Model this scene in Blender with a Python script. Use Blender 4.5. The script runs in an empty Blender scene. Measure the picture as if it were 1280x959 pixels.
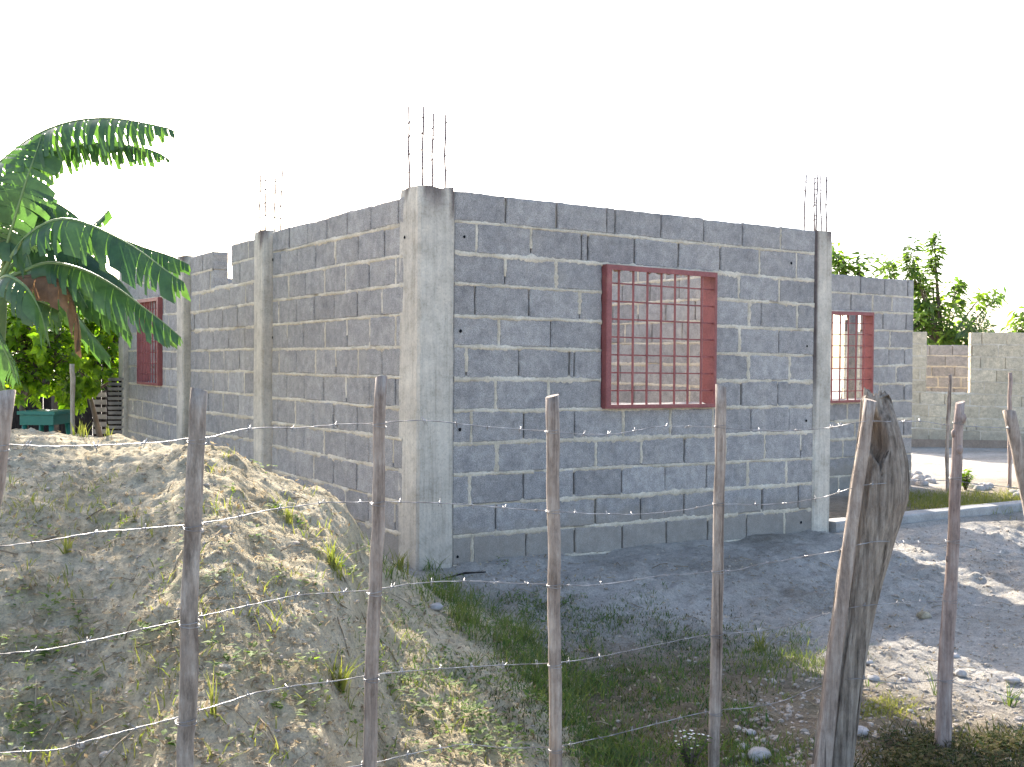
import bpy, bmesh, math, random
from mathutils import Vector, Matrix, Euler, noise
random.seed(7)
R = math.radians
S = bpy.context.scene
COL = S.collection

# ------------------------------------------------------------------ camera
F = 1330.0; W, H = 1280.0, 959.0
CAM = Vector((0, 0, 1.5))
cam_rot = Euler((R(90 - 0.95), 0, 0)).to_matrix() @ Matrix.Rotation(R(0.4), 3, 'Z')
cd = bpy.data.cameras.new('camera'); co = bpy.data.objects.new('camera', cd); COL.objects.link(co)
co.location = CAM; co.rotation_euler = cam_rot.to_euler()
cd.sensor_width = 36; cd.lens = 36 * F / W; cd.clip_start = 0.05; cd.clip_end = 3000
S.camera = co

def ray(px, py):
    return cam_rot @ Vector(((px - W/2) / F, -(py - H/2) / F, -1))
def P(px, py, Y):
    r = ray(px, py); return CAM + r * (Y / r.y)
def V2(v): return Vector((v[0], v[1]))

# ------------------------------------------------------------------ sun and sky
SUN_EL, SUN_AZ = 30.0, -19.5
sd = Vector((math.sin(R(SUN_AZ))*math.cos(R(SUN_EL)), math.cos(R(SUN_AZ))*math.cos(R(SUN_EL)), math.sin(R(SUN_EL))))
sl = bpy.data.lights.new('sun', 'SUN'); so = bpy.data.objects.new('sun', sl); COL.objects.link(so)
sl.energy = 4.1; sl.angle = R(0.55); sl.color = (1.0, 0.93, 0.82)
so.rotation_euler = (-sd).to_track_quat('-Z', 'Y').to_euler(); so.location = (0, 0, 20)
wd = bpy.data.worlds.new('World'); S.world = wd; wd.use_nodes = True
nt = wd.node_tree; bg = nt.nodes['Background']
sky = nt.nodes.new('ShaderNodeTexSky'); sky.sky_type = 'NISHITA'; sky.sun_disc = False
sky.sun_elevation = R(SUN_EL); sky.sun_rotation = R(SUN_AZ); sky.air_density = 0.8; sky.dust_density = 2.8; sky.ozone_density = 0.6
nt.links.new(sky.outputs[0], bg.inputs[0]); bg.inputs[1].default_value = 0.15
S.view_settings.view_transform = 'Standard'; S.view_settings.look = 'None'
S.view_settings.gamma = 1; S.view_settings.use_curve_mapping = False
S.view_settings.exposure = 1.98

# ------------------------------------------------------------------ materials
def mat(name):
    m = bpy.data.materials.new(name); m.use_nodes = True
    n = m.node_tree; b = n.nodes['Principled BSDF']; return m, n, b
def node(n, t, **k):
    x = n.nodes.new(t)
    for a, v in k.items():
        if a.startswith('i_'):
            x.inputs[a[2:].replace('_', ' ')].default_value = v
        else: setattr(x, a, v)
    return x
def coords(n, scale=(1, 1, 1)):
    tc = node(n, 'ShaderNodeTexCoord'); mp = node(n, 'ShaderNodeMapping'); mp.inputs['Scale'].default_value = scale
    n.links.new(tc.outputs['Object'], mp.inputs[0]); return mp.outputs[0]
def nz(n, vec, scale, detail=6, rough=0.6):
    x = node(n, 'ShaderNodeTexNoise'); x.inputs['Scale'].default_value = scale
    x.inputs['Detail'].default_value = detail; x.inputs['Roughness'].default_value = rough
    n.links.new(vec, x.inputs['Vector']); return x.outputs['Fac']
def ramp(n, fac, stops):
    x = node(n, 'ShaderNodeValToRGB'); e = x.color_ramp.elements
    while len(e) < len(stops): e.new(0.5)
    for i, (p, c) in enumerate(stops):
        e[i].position = p; e[i].color = (*c, 1) if len(c) == 3 else c
    n.links.new(fac, x.inputs[0]); return x.outputs[0]
def mix(n, fac, a, b, mode='MIX'):
    x = node(n, 'ShaderNodeMix', data_type='RGBA', blend_type=mode)
    for s, v in ((0, fac), (6, a), (7, b)):
        if hasattr(v, 'is_linked'): n.links.new(v, x.inputs[s])
        else: x.inputs[s].default_value = v if s == 0 else (*v, 1)
    return x.outputs[2]
def bump(n, b, h, strength=0.5, dist=0.01):
    x = node(n, 'ShaderNodeBump'); x.inputs['Strength'].default_value = strength; x.inputs['Distance'].default_value = dist
    n.links.new(h, x.inputs['Height']); n.links.new(x.outputs[0], b.inputs['Normal'])
def tone(n, name='tone'):
    a = node(n, 'ShaderNodeAttribute', attribute_name=name); return a.outputs['Fac']
def sset(b, rough=0.9, spec=0.2):
    b.inputs['Roughness'].default_value = rough; b.inputs['Specular IOR Level'].default_value = spec

def make_block(name, dark, light):
    m, n, b = mat(name); v = coords(n)
    base = ramp(n, tone(n), [(0, dark), (1, light)])
    big = ramp(n, nz(n, v, 2.2, 5, .65), [(.3, (.86, .86, .86)), (.7, (1.10, 1.08, 1.04))])
    c = mix(n, 1, base, big, 'MULTIPLY')
    mot = ramp(n, nz(n, v, 14, 5, .7), [(.3, (.72, .72, .73)), (.7, (1.2, 1.19, 1.17))])
    c = mix(n, 1, c, mot, 'MULTIPLY')
    fine = ramp(n, nz(n, v, 180, 3, .8), [(.36, (.55, .55, .56)), (.5, (1, 1, 1)), (.64, (1.4, 1.4, 1.4))])
    c = mix(n, .9, c, fine, 'MULTIPLY')
    streak = nz(n, coords(n, (7, 7, .35)), 1.6, 5, .65)
    s = ramp(n, streak, [(.55, (1, 1, 1)), (.8, (1.25, 1.2, 1.12))])
    c = mix(n, .6, c, s, 'MULTIPLY')
    # cement smears and rain-splashed earth on the lowest courses
    sm = ramp(n, nz(n, v, 3.3, 7, .75), [(.56, (0, 0, 0)), (.72, (.55, .55, .55))]); c = mix(n, sm, c, (.36, .33, .28))
    sx = node(n, 'ShaderNodeSeparateXYZ'); n.links.new(v, sx.inputs[0])
    ad = node(n, 'ShaderNodeMath', operation='MULTIPLY_ADD'); n.links.new(nz(n, v, 4, 6, .7), ad.inputs[0]); ad.inputs[1].default_value = -.45; n.links.new(sx.outputs[2], ad.inputs[2])
    sp = ramp(n, ad.outputs[0], [(0, (.5, .5, .5)), (.1, (0, 0, 0))]); c = mix(n, sp, c, (.27, .235, .185))
    n.links.new(c, b.inputs['Base Color']); sset(b, .95, .1)
    bump(n, b, nz(n, v, 150, 4, .8), .55, .006); return m
M = {}
M['block'] = make_block('grey_concrete_block', (.285, .272, .262), (.385, .37, .355))
M['block_tan'] = make_block('tan_concrete_block', (.45, .385, .275), (.60, .525, .39))  # tan lightened and warmed, painting in bounce from the sunlit yard

def simple(name, stops, scale, vec_scale=(1, 1, 1), b_scale=60, b_str=.5, b_dist=.006, rough=.92, spec=.15, detail=8, fine=None):
    m, n, b = mat(name); v = coords(n, vec_scale)
    c = ramp(n, nz(n, v, scale, detail, .65), stops)
    if fine:
        f = ramp(n, nz(n, v, fine[0], 4, .75), [(.3, (fine[1],)*3), (.7, (fine[2],)*3)])
        c = mix(n, 1, c, f, 'MULTIPLY')
    n.links.new(c, b.inputs['Base Color']); sset(b, rough, spec)
    bump(n, b, nz(n, v, b_scale, 6, .7), b_str, b_dist); return m
M['mortar'] = simple('sand_mortar', [(.28, (.36, .31, .235)), (.5, (.54, .47, .36)), (.72, (.70, .64, .525))], 5, fine=(90, .75, 1.2))
M['dark'] = simple('dark_hole', [(.3, (.008, .008, .009)), (.7, (.015, .015, .016))], 20)
M['sill_stain'] = simple('smeared_mortar', [(.3, (.25, .22, .2)), (.7, (.36, .35, .33))], 12, fine=(80, .8, 1.2))

def make_column():
    m, n, b = mat('cast_concrete'); v = coords(n)
    c = ramp(n, nz(n, v, 2.5, 8, .7), [(.3, (.40, .36, .30)), (.5, (.53, .48, .405)), (.72, (.64, .59, .50))])
    st = ramp(n, nz(n, coords(n, (22, 22, .9)), 1.0, 8, .75), [(.3, (.6, .59, .57)), (.5, (.98, .98, .97)), (.75, (1.12, 1.11, 1.08))])
    c = mix(n, .85, c, st, 'MULTIPLY')
    pit = ramp(n, nz(n, v, 75, 3, .8), [(.33, (.5, .49, .48)), (.45, (1, 1, 1)), (.65, (1.2, 1.2, 1.2))])
    c = mix(n, .4, c, pit, 'MULTIPLY')
    bl = ramp(n, nz(n, v, 9, 8, .75), [(.3, (.72, .71, .69)), (.5, (1, 1, 1)), (.7, (1.15, 1.14, 1.12))]); c = mix(n, 1, c, bl, 'MULTIPLY')
    # dark rain stains at column heads, plus a dark strip down one front edge
    sp = mix(n, tone(n, 'stain'), (1, 1, 1), (.26, .23, .25)); c = mix(n, 1, c, sp, 'MULTIPLY')
    n.links.new(c, b.inputs['Base Color']); sset(b, .95, .1)
    bump(n, b, nz(n, coords(n, (14, 14, 2)), 8, 8, .75), .6, .012); return m
M['column'] = make_column()

def make_red():
    m, n, b = mat('red_oxide_paint'); v = coords(n)
    c = ramp(n, nz(n, v, 7, 6, .7), [(.3, (.20, .062, .058)), (.6, (.285, .092, .084)), (.8, (.35, .15, .12))])
    f = ramp(n, nz(n, v, 90, 3, .7), [(.3, (.8, .8, .8)), (.7, (1.15, 1.15, 1.15))]); c = mix(n, 1, c, f, 'MULTIPLY')
    n.links.new(c, b.inputs['Base Color']); sset(b, .55, .35); bump(n, b, nz(n, v, 60, 4, .7), .15, .003); return m
M['red'] = make_red()

def make_wood(name, dark, mid, light, along=(1, 1, .06), sc=55, st=.8):
    m, n, b = mat(name); v = coords(n, along)
    g = nz(n, v, sc, 8, .7)
    c = ramp(n, g, [(.28, dark), (.48, mid), (.72, light)])
    lo = ramp(n, nz(n, coords(n), 5, 6, .7), [(.3, (.66, .62, .60)), (.55, (1, 1, 1)), (.75, (1.15, 1.12, 1.08))]); c = mix(n, 1, c, lo, 'MULTIPLY')
    kn = ramp(n, nz(n, coords(n, (1, 1, .35)), 26, 8, .8), [(.32, (.45, .42, .40)), (.5, (1, 1, 1)), (.68, (1.3, 1.28, 1.24))]); c = mix(n, .8, c, kn, 'MULTIPLY')
    cr = ramp(n, nz(n, coords(n, (along[0], along[1], along[2]*.5)), sc*.45, 4, .6), [(.33, (.25, .23, .22)), (.39, (1, 1, 1))]); c = mix(n, .85, c, cr, 'MULTIPLY')
    n.links.new(c, b.inputs['Base Color']); sset(b, .9, .15)
    bump(n, b, g, st, .012); return m
M['wood'] = make_wood('weathered_stake_wood', (.17, .132, .105), (.37, .30, .245), (.55, .475, .40))
M['wood_grey'] = make_wood('grey_bark_wood', (.15, .125, .10), (.34, .29, .24), (.54, .48, .41), (1, 1, .2), 46)
M['wood_pink'] = make_wood('peeled_pinkish_wood', (.15, .105, .085), (.32, .245, .21), (.47, .40, .35), (1, 1, .08), 40, .7)
M['wood_big'] = make_wood('old_trunk_wood', (.085, .07, .055), (.27, .225, .18), (.48, .42, .35), (1, 1, .06), 52, 1.0)
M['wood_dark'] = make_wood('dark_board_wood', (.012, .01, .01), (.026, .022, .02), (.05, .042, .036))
M['stick'] = make_wood('pale_pole_wood', (.22, .19, .15), (.38, .33, .26), (.5, .45, .37))

m, n, b = mat('galvanised_wire'); b.inputs['Metallic'].default_value = .6; sset(b, .45, .5)
c = ramp(n, nz(n, coords(n), 12, 4), [(.35, (.18, .17, .165)), (.65, (.42, .41, .40))]); n.links.new(c, b.inputs['Base Color']); M['wire'] = m
M['rebar'] = simple('rusty_rebar', [(.3, (.13, .10, .10)), (.7, (.25, .21, .20))], 30, rough=.8)  # rust tone paled and greyed, putting the sky's glare into the colour

def make_ground():
    m, n, b = mat('sandy_ground'); v = coords(n)
    big = nz(n, v, .9, 8, .68)
    c = ramp(n, big, [(.33, (.33, .295, .245)), (.48, (.46, .425, .37)), (.6, (.55, .51, .45)), (.75, (.46, .42, .355))])
    md = ramp(n, nz(n, v, 16, 8, .78), [(.30, (.62, .60, .57)), (.5, (1, 1, 1)), (.7, (1.22, 1.2, 1.18))]); c = mix(n, 1, c, md, 'MULTIPLY')
    fn = ramp(n, nz(n, v, 110, 4, .8), [(.3, (.55, .54, .53)), (.5, (1, 1, 1)), (.68, (1.4, 1.4, 1.4))]); c = mix(n, .85, c, fn, 'MULTIPLY')
    # damp organic soil where the grass grows
    pt_ = ramp(n, nz(n, v, 3.5, 6, .7), [(.4, (.42, .38, .27)), (.6, (.56, .46, .35))]); org = mix(n, 1, c, pt_, 'MULTIPLY')
    c = mix(n, tone(n, 'soil'), c, org)
    n.links.new(c, b.inputs['Base Color']); sset(b, 1, .05)
    bump(n, b, nz(n, v, 32, 9, .82), 1.0, .04); return m
M['ground'] = make_ground()
def make_mound():
    m, n, b = mat('dry_earth'); v = coords(n)
    c = ramp(n, nz(n, v, 2.2, 9, .72), [(.3, (.37, .30, .19)), (.45, (.57, .485, .33)), (.6, (.67, .585, .42)), (.75, (.54, .45, .295))])
    md = ramp(n, nz(n, v, 22, 8, .8), [(.30, (.50, .48, .44)), (.5, (1, 1, 1)), (.68, (1.25, 1.24, 1.2))]); c = mix(n, 1, c, md, 'MULTIPLY')
    fn = ramp(n, nz(n, v, 120, 4, .8), [(.3, (.55, .54, .53)), (.5, (1, 1, 1)), (.68, (1.35, 1.35, 1.33))]); c = mix(n, .8, c, fn, 'MULTIPLY')
    n.links.new(c, b.inputs['Base Color']); sset(b, 1, .05)
    bump(n, b, nz(n, v, 34, 10, .82), 1.0, .034); return m
M['mound'] = make_mound()
M['kerb'] = simple('kerb_concrete', [(.3, (.27, .26, .24)), (.7, (.40, .385, .36))], 5, fine=(70, .75, 1.2))
M['stone'] = simple('river_stone', [(.3, (.26, .24, .22)), (.7, (.44, .415, .39))], 6, fine=(60, .8, 1.15))
M['gravel'] = simple('gravel_stone', [(.3, (.22, .185, .145)), (.5, (.34, .29, .235)), (.7, (.48, .43, .36))], 9, fine=(60, .8, 1.2))
M['plinth'] = simple('red_earth_plinth', [(.3, (.25, .19, .14)), (.7, (.36, .28, .215))], 4, fine=(40, .8, 1.2))

def leafmat(name, c0, c1, tr=.45, rough=.45, spec=.35, tcol=None):
    m, n, b = mat(name)
    t = tone(n); c = ramp(n, t, [(0, c0), (1, c1)])
    f = ramp(n, nz(n, coords(n), 14, 4), [(.3, (.75, .75, .75)), (.7, (1.2, 1.2, 1.2))]); c = mix(n, 1, c, f, 'MULTIPLY')
    n.links.new(c, b.inputs['Base Color']); sset(b, rough, spec)
    tl = node(n, 'ShaderNodeBsdfTranslucent')
    tc = mix(n, 1, c, tcol or (1.5, 1.75, .55), 'MULTIPLY'); n.links.new(tc, tl.inputs[0])
    mx = node(n, 'ShaderNodeMixShader'); mx.inputs[0].default_value = tr
    out = n.nodes['Material Output']
    n.links.new(b.outputs[0], mx.inputs[1]); n.links.new(tl.outputs[0], mx.inputs[2]); n.links.new(mx.outputs[0], out.inputs[0]); return m
M['banana'] = leafmat('banana_leaf', (.04, .09, .045), (.085, .155, .06), .4, .38, .5)
M['banana_dry'] = leafmat('dry_banana_leaf', (.14, .085, .055), (.27, .18, .115), .35, .8, .1, (1.3, 1.1, .8))
M['banana_rib'] = simple('banana_midrib', [(.3, (.12, .19, .07)), (.7, (.2, .28, .11))], 8, rough=.5, spec=.3)
M['leaf_bright'] = leafmat('bright_shrub_leaf', (.06, .13, .012), (.20, .32, .035), .6, .4, .4, (2.0, 2.0, .5))
M['leaf_tree'] = leafmat('tree_leaf', (.06, .11, .035), (.18, .25, .06), .5)
M['palm'] = leafmat('palm_leaf', (.05, .09, .045), (.10, .15, .07), .4)
M['grass'] = leafmat('grass_blade', (.06, .115, .045), (.21, .20, .09), .35, .75, .1)
M['grass_yellow'] = leafmat('sunburnt_grass_blade', (.13, .15, .045), (.27, .24, .10), .35, .75, .1)
M['weed'] = leafmat('weed_leaf', (.06, .11, .03), (.20, .25, .07), .45, .7, .12)
M['cover'] = leafmat('dark_ground_cover', (.035, .055, .022), (.13, .10, .05), .25, .85, .05)
M['yellow_leaf'] = leafmat('yellow_green_leaf', (.14, .22, .02), (.26, .34, .03), .5)
M['litter'] = leafmat('dry_litter', (.22, .17, .11), (.50, .42, .30), .25, .85, .1, (1.1, 1, .8))
M['bark'] = simple('tree_bark', [(.3, (.07, .055, .045)), (.7, (.16, .13, .105))], 12, (1, 1, .3))
M['turq'] = simple('turquoise_plastic', [(.3, (.01, .11, .08)), (.7, (.02, .16, .12))], 4, b_str=.05, rough=.4, spec=.4)
M['petal'] = simple('white_petal', [(.3, (.6, .58, .5)), (.7, (.75, .73, .66))], 20)
M['zinc'] = simple('weathered_slats', [(.3, (.16, .155, .15)), (.7, (.30, .29, .28))], 6)

# ------------------------------------------------------------------ mesh builder
class MB:
    def __init__(s): s.v = []; s.f = []; s.m = []; s.t = []; s.attr = {}; s.smooth = []
    def face(s, idx, mi=0, t=.5, sm=False):
        s.f.append(tuple(idx)); s.m.append(mi); s.t.append(t); s.smooth.append(sm)
    def add(s, *vs):
        i = len(s.v); s.v.extend(Vector(v) for v in vs); return list(range(i, i + len(vs)))
    def quad(s, a, b, c, d, mi=0, t=.5): s.face(s.add(a, b, c, d), mi, t)
    def box(s, o, ax, ay, az, mi=0, t=.5):      # o corner, three edge vectors
        o, ax, ay, az = map(Vector, (o, ax, ay, az))
        i = s.add(o, o+ax, o+ax+ay, o+ay, o+az, o+ax+az, o+ax+ay+az, o+ay+az)
        for q in ((3,2,1,0),(4,5,6,7),(0,1,5,4),(1,2,6,5),(2,3,7,6),(3,0,4,7)): s.face([i[k] for k in q], mi, t)
    def tube(s, pts, rad, n=8, mi=0, t=.5, cap=True, jit=0, sm=True, ref=None):
        pts = [Vector(p) for p in pts]; rings = []
        if not isinstance(rad, (list, tuple)): rad = [rad]*len(pts)
        ref = Vector(ref) if ref else None
        for k, p in enumerate(pts):
            d = (pts[min(k+1, len(pts)-1)] - pts[max(k-1, 0)]).normalized()
            a = (ref or (Vector((0,1,0)) if abs(d.y) < .9 else Vector((1,0,0))))
            x = d.cross(a).normalized(); y = d.cross(x).normalized()
            ring = []
            for j in range(n):
                an = 2*math.pi*j/n; r = rad[k]*(1 + (random.uniform(-jit, jit) if jit else 0))
                ring.append(p + x*math.cos(an)*r + y*math.sin(an)*r)
            rings.append(s.add(*ring))
        for k in range(len(rings)-1):
            for j in range(n):
                s.face((rings[k][j], rings[k+1][j], rings[k+1][(j+1) % n], rings[k][(j+1) % n]), mi, t, sm)
        if cap: s.face(rings[0], mi, t); s.face(rings[-1][::-1], mi, t)
    def build(s, name, mats, parent=None):
        if not isinstance(mats, (list, tuple)): mats = [mats]
        off = Vector((0, 0, 0)); p = parent
        while p is not None: off += p.location; p = p.parent
        me = bpy.data.meshes.new(name); me.from_pydata([v - off for v in s.v], [], s.f)
        for x in mats: me.materials.append(x)
        me.polygons.foreach_set('material_index', s.m); me.polygons.foreach_set('use_smooth', s.smooth)
        a = me.attributes.new('tone', 'FLOAT', 'FACE'); a.data.foreach_set('value', s.t)
        for k, vals in s.attr.items():
            a = me.attributes.new(k, 'FLOAT', 'POINT'); a.data.foreach_set('value', vals)
        me.update()
        o = bpy.data.objects.new(name, me); COL.objects.link(o)
        if parent is not None: o.parent = parent
        return o
def tag(o, label=None, cat=None, group=None, kind=None):
    for k, v in (('label', label), ('category', cat), ('group', group), ('kind', kind)):
        if v: o[k] = v
    return o
def thing(name, label, cat, loc=(0, 0, 0), group=None):
    o = bpy.data.objects.new(name, None); COL.objects.link(o); o.location = loc; o.empty_display_size = .1
    return tag(o, label, cat, group)
def copy_tree(o, parent=None):
    kids = [c for c in COL.objects if c.parent == o]
    c = o.copy(); COL.objects.link(c); c.parent = parent
    for k in kids: copy_tree(k, c)
    return c
def lerp(a, b, t): return a + (b-a)*t
def smooth(a, b, x):
    t = min(1, max(0, (x-a)/(b-a))); return t*t*(3-2*t)
def table(tab, x):
    if x <= tab[0][0]: return tab[0][1:]
    for p, q in zip(tab, tab[1:]):
        if x <= q[0]:
            t = (x-p[0])/(q[0]-p[0]); t = t*t*(3-2*t)*.5 + t*.5
            return tuple(lerp(a, b, t) for a, b in zip(p[1:], q[1:]))
    return tab[-1][1:]

# ------------------------------------------------------------------ plan of the house
FD = Vector((.845, .534)).normalized()           # along the front wall, to the right
LD = Vector((-.565, .825)).normalized()          # along the side wall, away from us
FN = Vector((FD.y, -FD.x)); LN = Vector((-LD.y, LD.x))   # outward normals
A = V2(P(567, 480, 6.8))                         # front wall starts at the corner column
B0 = V2(P(505, 480, 6.8))                        # side wall starts
def u_of(px, O, D):                              # where the sight line at column px meets the wall plane
    r = ray(px, 470); d = V2(r)
    det = d.x*(-D.y) + D.x*d.y
    # CAM + d*s = O + D*u
    c = O - V2(CAM); s_ = (c.x*(-D.y) + D.x*c.y)/det
    p = V2(CAM) + d*s_
    return (p-O).dot(D)
def z_of(px, py, O, D):
    u = u_of(px, O, D); p = O + D*u
    r = ray(px, py); return 1.5 + r.z*(p.y/r.y)

def block_wall(mb, O, D, N, T, zA, zB, uA, uB, u0, u1, joints, hole=None, gap=None, face_jit=.0025, tint=0, fills=.45, base_extra=0):
    """Courses of blocks between course lines given at two places along the wall (uA: zA, uB: zB)."""
    def pt(u, z, dep): q = O + D*u + N*dep; return Vector((q.x, q.y, z))
    nl = len(zA)
    def zl(k, u):
        t = (u-uA)/(uB-uA); return lerp(zA[k], zB[k], t) + .004*noise.noise(Vector((u*3, k*7.3, O.x)))
    def runs(k):
        r = [(u0, u1)]
        for h in (hole, gap):
            if h and h[2] <= k < h[3]:
                nr = []
                for a, b in r:
                    if h[0] > a: nr.append((a, min(b, h[0])))
                    if h[1] < b: nr.append((max(a, h[1]), b))
                r = [x for x in nr if x[1]-x[0] > .01]
        return r
    for k in range(nl-1):
        js = sorted(joints[k] if k < len(joints) else joints[-2 + (k % 2)])
        for a, b in runs(k):
            # core
            for i in range(1):
                aa, bb = a+.012, b-.012
                vs = []
                for (u, kk, dz) in ((aa, k+1, 0), (bb, k+1, 0), (bb, k, -.012 if k == 0 else 0), (aa, k, -.012 if k == 0 else 0)):
                    vs.append((u, zl(kk, u)+dz))
                f1 = mb.add(*[pt(u, z, -.024) for u, z in vs]); f2 = mb.add(*[pt(u, z, -T+.024) for u, z in vs])
                mb.face(f1, 3); mb.face(f2[::-1], 3)
                for q in range(4): mb.face((f1[q], f2[q], f2[(q+1) % 4], f1[(q+1) % 4]), 3)
            cuts = [a] + [j[0] for j in js if a+.02 < j[0] < b-.02] + [b]
            kinds = {j[0]: j[1] for j in js}
            for i in range(len(cuts)-1):
                c0, c1 = cuts[i], cuts[i+1]
                g0 = .0 if i == 0 else random.uniform(.003, .0085); g1 = 0 if i == len(cuts)-2 else random.uniform(.003, .0085)
                gt = 0 if k == 0 else random.uniform(.004, .008); gb = random.uniform(.004, .008)
                c0 += g0; c1 -= g1
                if c1-c0 < .012: continue
                dep = random.uniform(-face_jit, face_jit); til = random.uniform(-.003, .003)
                t = min(1, max(0, random.gauss(.5+tint, .2)))
                dzt = random.uniform(-.003, .004) if k else random.uniform(-.004, .006)
                nu = max(2, int((c1-c0)/.035)); nzv = 5
                out = []
                for q in range(nu): out.append((lerp(c0, c1, q/nu), 0))
                for q in range(nzv): out.append((c1, q/nzv))
                for q in range(nu): out.append((lerp(c1, c0, q/nu), 1))
                for q in range(nzv): out.append((c0, 1-q/nzv))
                mid = (c0+c1)/2
                def pos(u, w, ins):
                    zb_ = zl(k+1, u)+gb; zt_ = zl(k, u)-gt+dzt
                    z = lerp(zb_+ins, zt_-ins, w)
                    uu = mid + (u-mid)*max(.1, 1-ins/max(.01, (c1-c0)/2))
                    return uu, z
                rings = [[], [], [], []]
                for (u, w) in out:
                    j1, j2 = random.gauss(0, .0018), random.gauss(0, .0018)
                    ch = .006 + abs(random.gauss(0, .0035))
                    tt = til*(u-mid)/.2
                    u2, z2 = pos(u, w, ch); uo, zo = pos(u, w, 0)
                    rings[0].append(pt(u2, z2, dep+tt)); rings[1].append(pt(uo+j1, zo+j2, dep+tt-.006))
                    rings[2].append(pt(uo+j1, zo+j2, -T+.006)); rings[3].append(pt(u2, z2, -T))
                ids = [mb.add(*r) for r in rings]; nn = len(out)
                mb.face(ids[0], 0, t); mb.face(ids[3][::-1], 0, t)
                for r in range(3):
                    for q in range(nn):
                        mb.face((ids[r][q], ids[r+1][q], ids[r+1][(q+1) % nn], ids[r][(q+1) % nn]), 0, t)
                # mortar in the head joint to the right of this block
                if i < len(cuts)-2 and kinds.get(cuts[i+1], 0) > 0:
                    hw = .014*kinds[cuts[i+1]]; uc = cuts[i+1]; prev = None; ns = 9
                    lo = 0 if random.random() < .7 else random.randint(0, 4)
                    for q in range(lo, ns+1):
                        z = lerp(zl(k+1, uc), zl(k, uc)-.004, q/ns)
                        a1 = hw*random.uniform(.6, 1.5); a2 = hw*random.uniform(.6, 1.5); e = random.uniform(-.004, .0045)
                        for side in (0,):
                            cur = mb.add(pt(uc-a1, z, -.012), pt(uc-a1*.5, z, e), pt(uc+a2*.5, z, e-.0005), pt(uc+a2, z, -.012))
                        if prev:
                            for r in range(3): mb.face((prev[r], prev[r+1], cur[r+1], cur[r]), 1, .5, True)
                        prev = cur
    # bed joints
    for k in range(1, nl-1):
        rs = [(u0, u1)]
        for h in (hole, gap):
            if h and (h[2] <= k < h[3] if h is gap else h[2] < k < h[3]):
                nr = []
                for a, b in rs:
                    if h[0] > a: nr.append((a, min(b, h[0])))
                    if h[1] < b: nr.append((max(a, h[1]), b))
                rs = nr
        for a, b in rs:
            for dside in (0, 1):
                prev = None; ns = max(2, int((b-a)/.018)); ph = random.uniform(0, 90); lw = random.choice((.8, .95, 1.1, 1.3))
                for q in range(ns+1):
                    u = lerp(a+.003, b-.003, q/ns); z = zl(k, u)
                    w = 1.08 + .55*noise.noise(Vector((u*4, k*3.1+ph, 1))) + .45*noise.noise(Vector((u*28, k*3.1+ph, 4)))
                    w *= lw*1.5; up = .0105*w*random.uniform(.65, 1.35); dn = .0125*w*random.uniform(.6, 1.5)
                    e = .0005 + .006*noise.noise(Vector((u*6, k*5+ph, 7))) + random.uniform(-.002, .002)
                    if noise.noise(Vector((u*2.2, k*9+ph, 3))) < -.45: e -= .012
                    if dside == 0: q4 = [pt(u, z-dn, -.012), pt(u, z-dn*.55, e), pt(u, z+up*.55, e+.0008), pt(u, z+up, -.012)]
                    else: q4 = [pt(u, z+up, -T+.012), pt(u, z+up*.55, -T-e), pt(u, z-dn*.55, -T-e-.0008), pt(u, z-dn, -T+.012)]
                    cur = mb.add(*q4)
                    if prev:
                        for r in range(3): mb.face((prev[r], prev[r+1], cur[r+1], cur[r])[::-1], 1, .5, True)
                    prev = cur

def hole_shade_dot(mb, O, D, N, u, z, r=.012):  # dark disc on the face, its colour painting the shade inside a hole
    c = O + D*u; n_ = 9
    ring = [Vector((*(c + D*math.cos(6.283*i/n_)*r*random.uniform(.8, 1.2) + N*.0045), z + math.sin(6.283*i/n_)*r*random.uniform(.8, 1.2))) for i in range(n_)]
    mb.face(mb.add(*ring), 2)

def pxj(spec, O, D):                             # spec: list of columns; negative = dry (dark) joint, else mortared
    return [[(u_of(abs(x), O, D), 0 if x < 0 else (1.9 if isinstance(x, float) else 1)) for x in row] for row in spec]
def regular(u0, u1, n, step=.405, filled=.4, seed=1):
    rr = random.Random(seed); res = []
    for k in range(n):
        s = u0 + (step if k % 2 else step/2) + rr.uniform(-.06, .06); row = []
        while s < u1-.05:
            row.append((s, 1 if rr.random() < filled else 0)); s += step + rr.uniform(-.012, .015)
        res.append(row)
    return res

house = thing('unfinished_house', 'roofless grey concrete block house with red window grilles and bare rebar', 'house', (A.x, A.y, .18))
WM = [M['block'], M['mortar'], M['dark'], M['mortar']]
T = .15

# front wall ---------------------------------------------------------------
fl = [238, 276, 315.4, 354, 394.6, 433, 473.8, 514, 555, 594, 633, 671, 709]
fr = [289.4, 317, 350.7, 381, 412.4, 444.8, 477, 508, 540, 573, 604.5, 636, 668]
uR = u_of(1016, A, FD)
zA = [z_of(567, y, A, FD) for y in fl]; zB = [z_of(1016, y, A, FD) for y in fr]
zA.append(zA[-1]-.2); zB.append(zB[-1]-.2)
spec = [
 [-631, -695, -757, -768, -825, -878, -927, 974], [570, 595, 663, -726, -734, -792, -847, -899, 948, 994],
 [631, 694., 923., 973], [-594, -661, 724., 936., -951, 996], [624, -688, 924., -973],
 [583., -649, -712, -718, 936., 987.], [620, 686, -927, -973], [590, -656, -719, 780, 839, 892, -940, -987],
 [622., 686, 746, 803, -857, 908, 957, 1002.], [588., -656, -719, -778, -833, -885, 936., 984.],
 [-621, 686, -746, -803, -857, 905, -955, -1000], [592, -659, -721, -780, -835, -887, -936, 983], [620, 690, -750, 805, 860, 910, 960]]
w0, w1 = u_of(752, A, FD), u_of(891, A, FD)
mb = MB()
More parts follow.
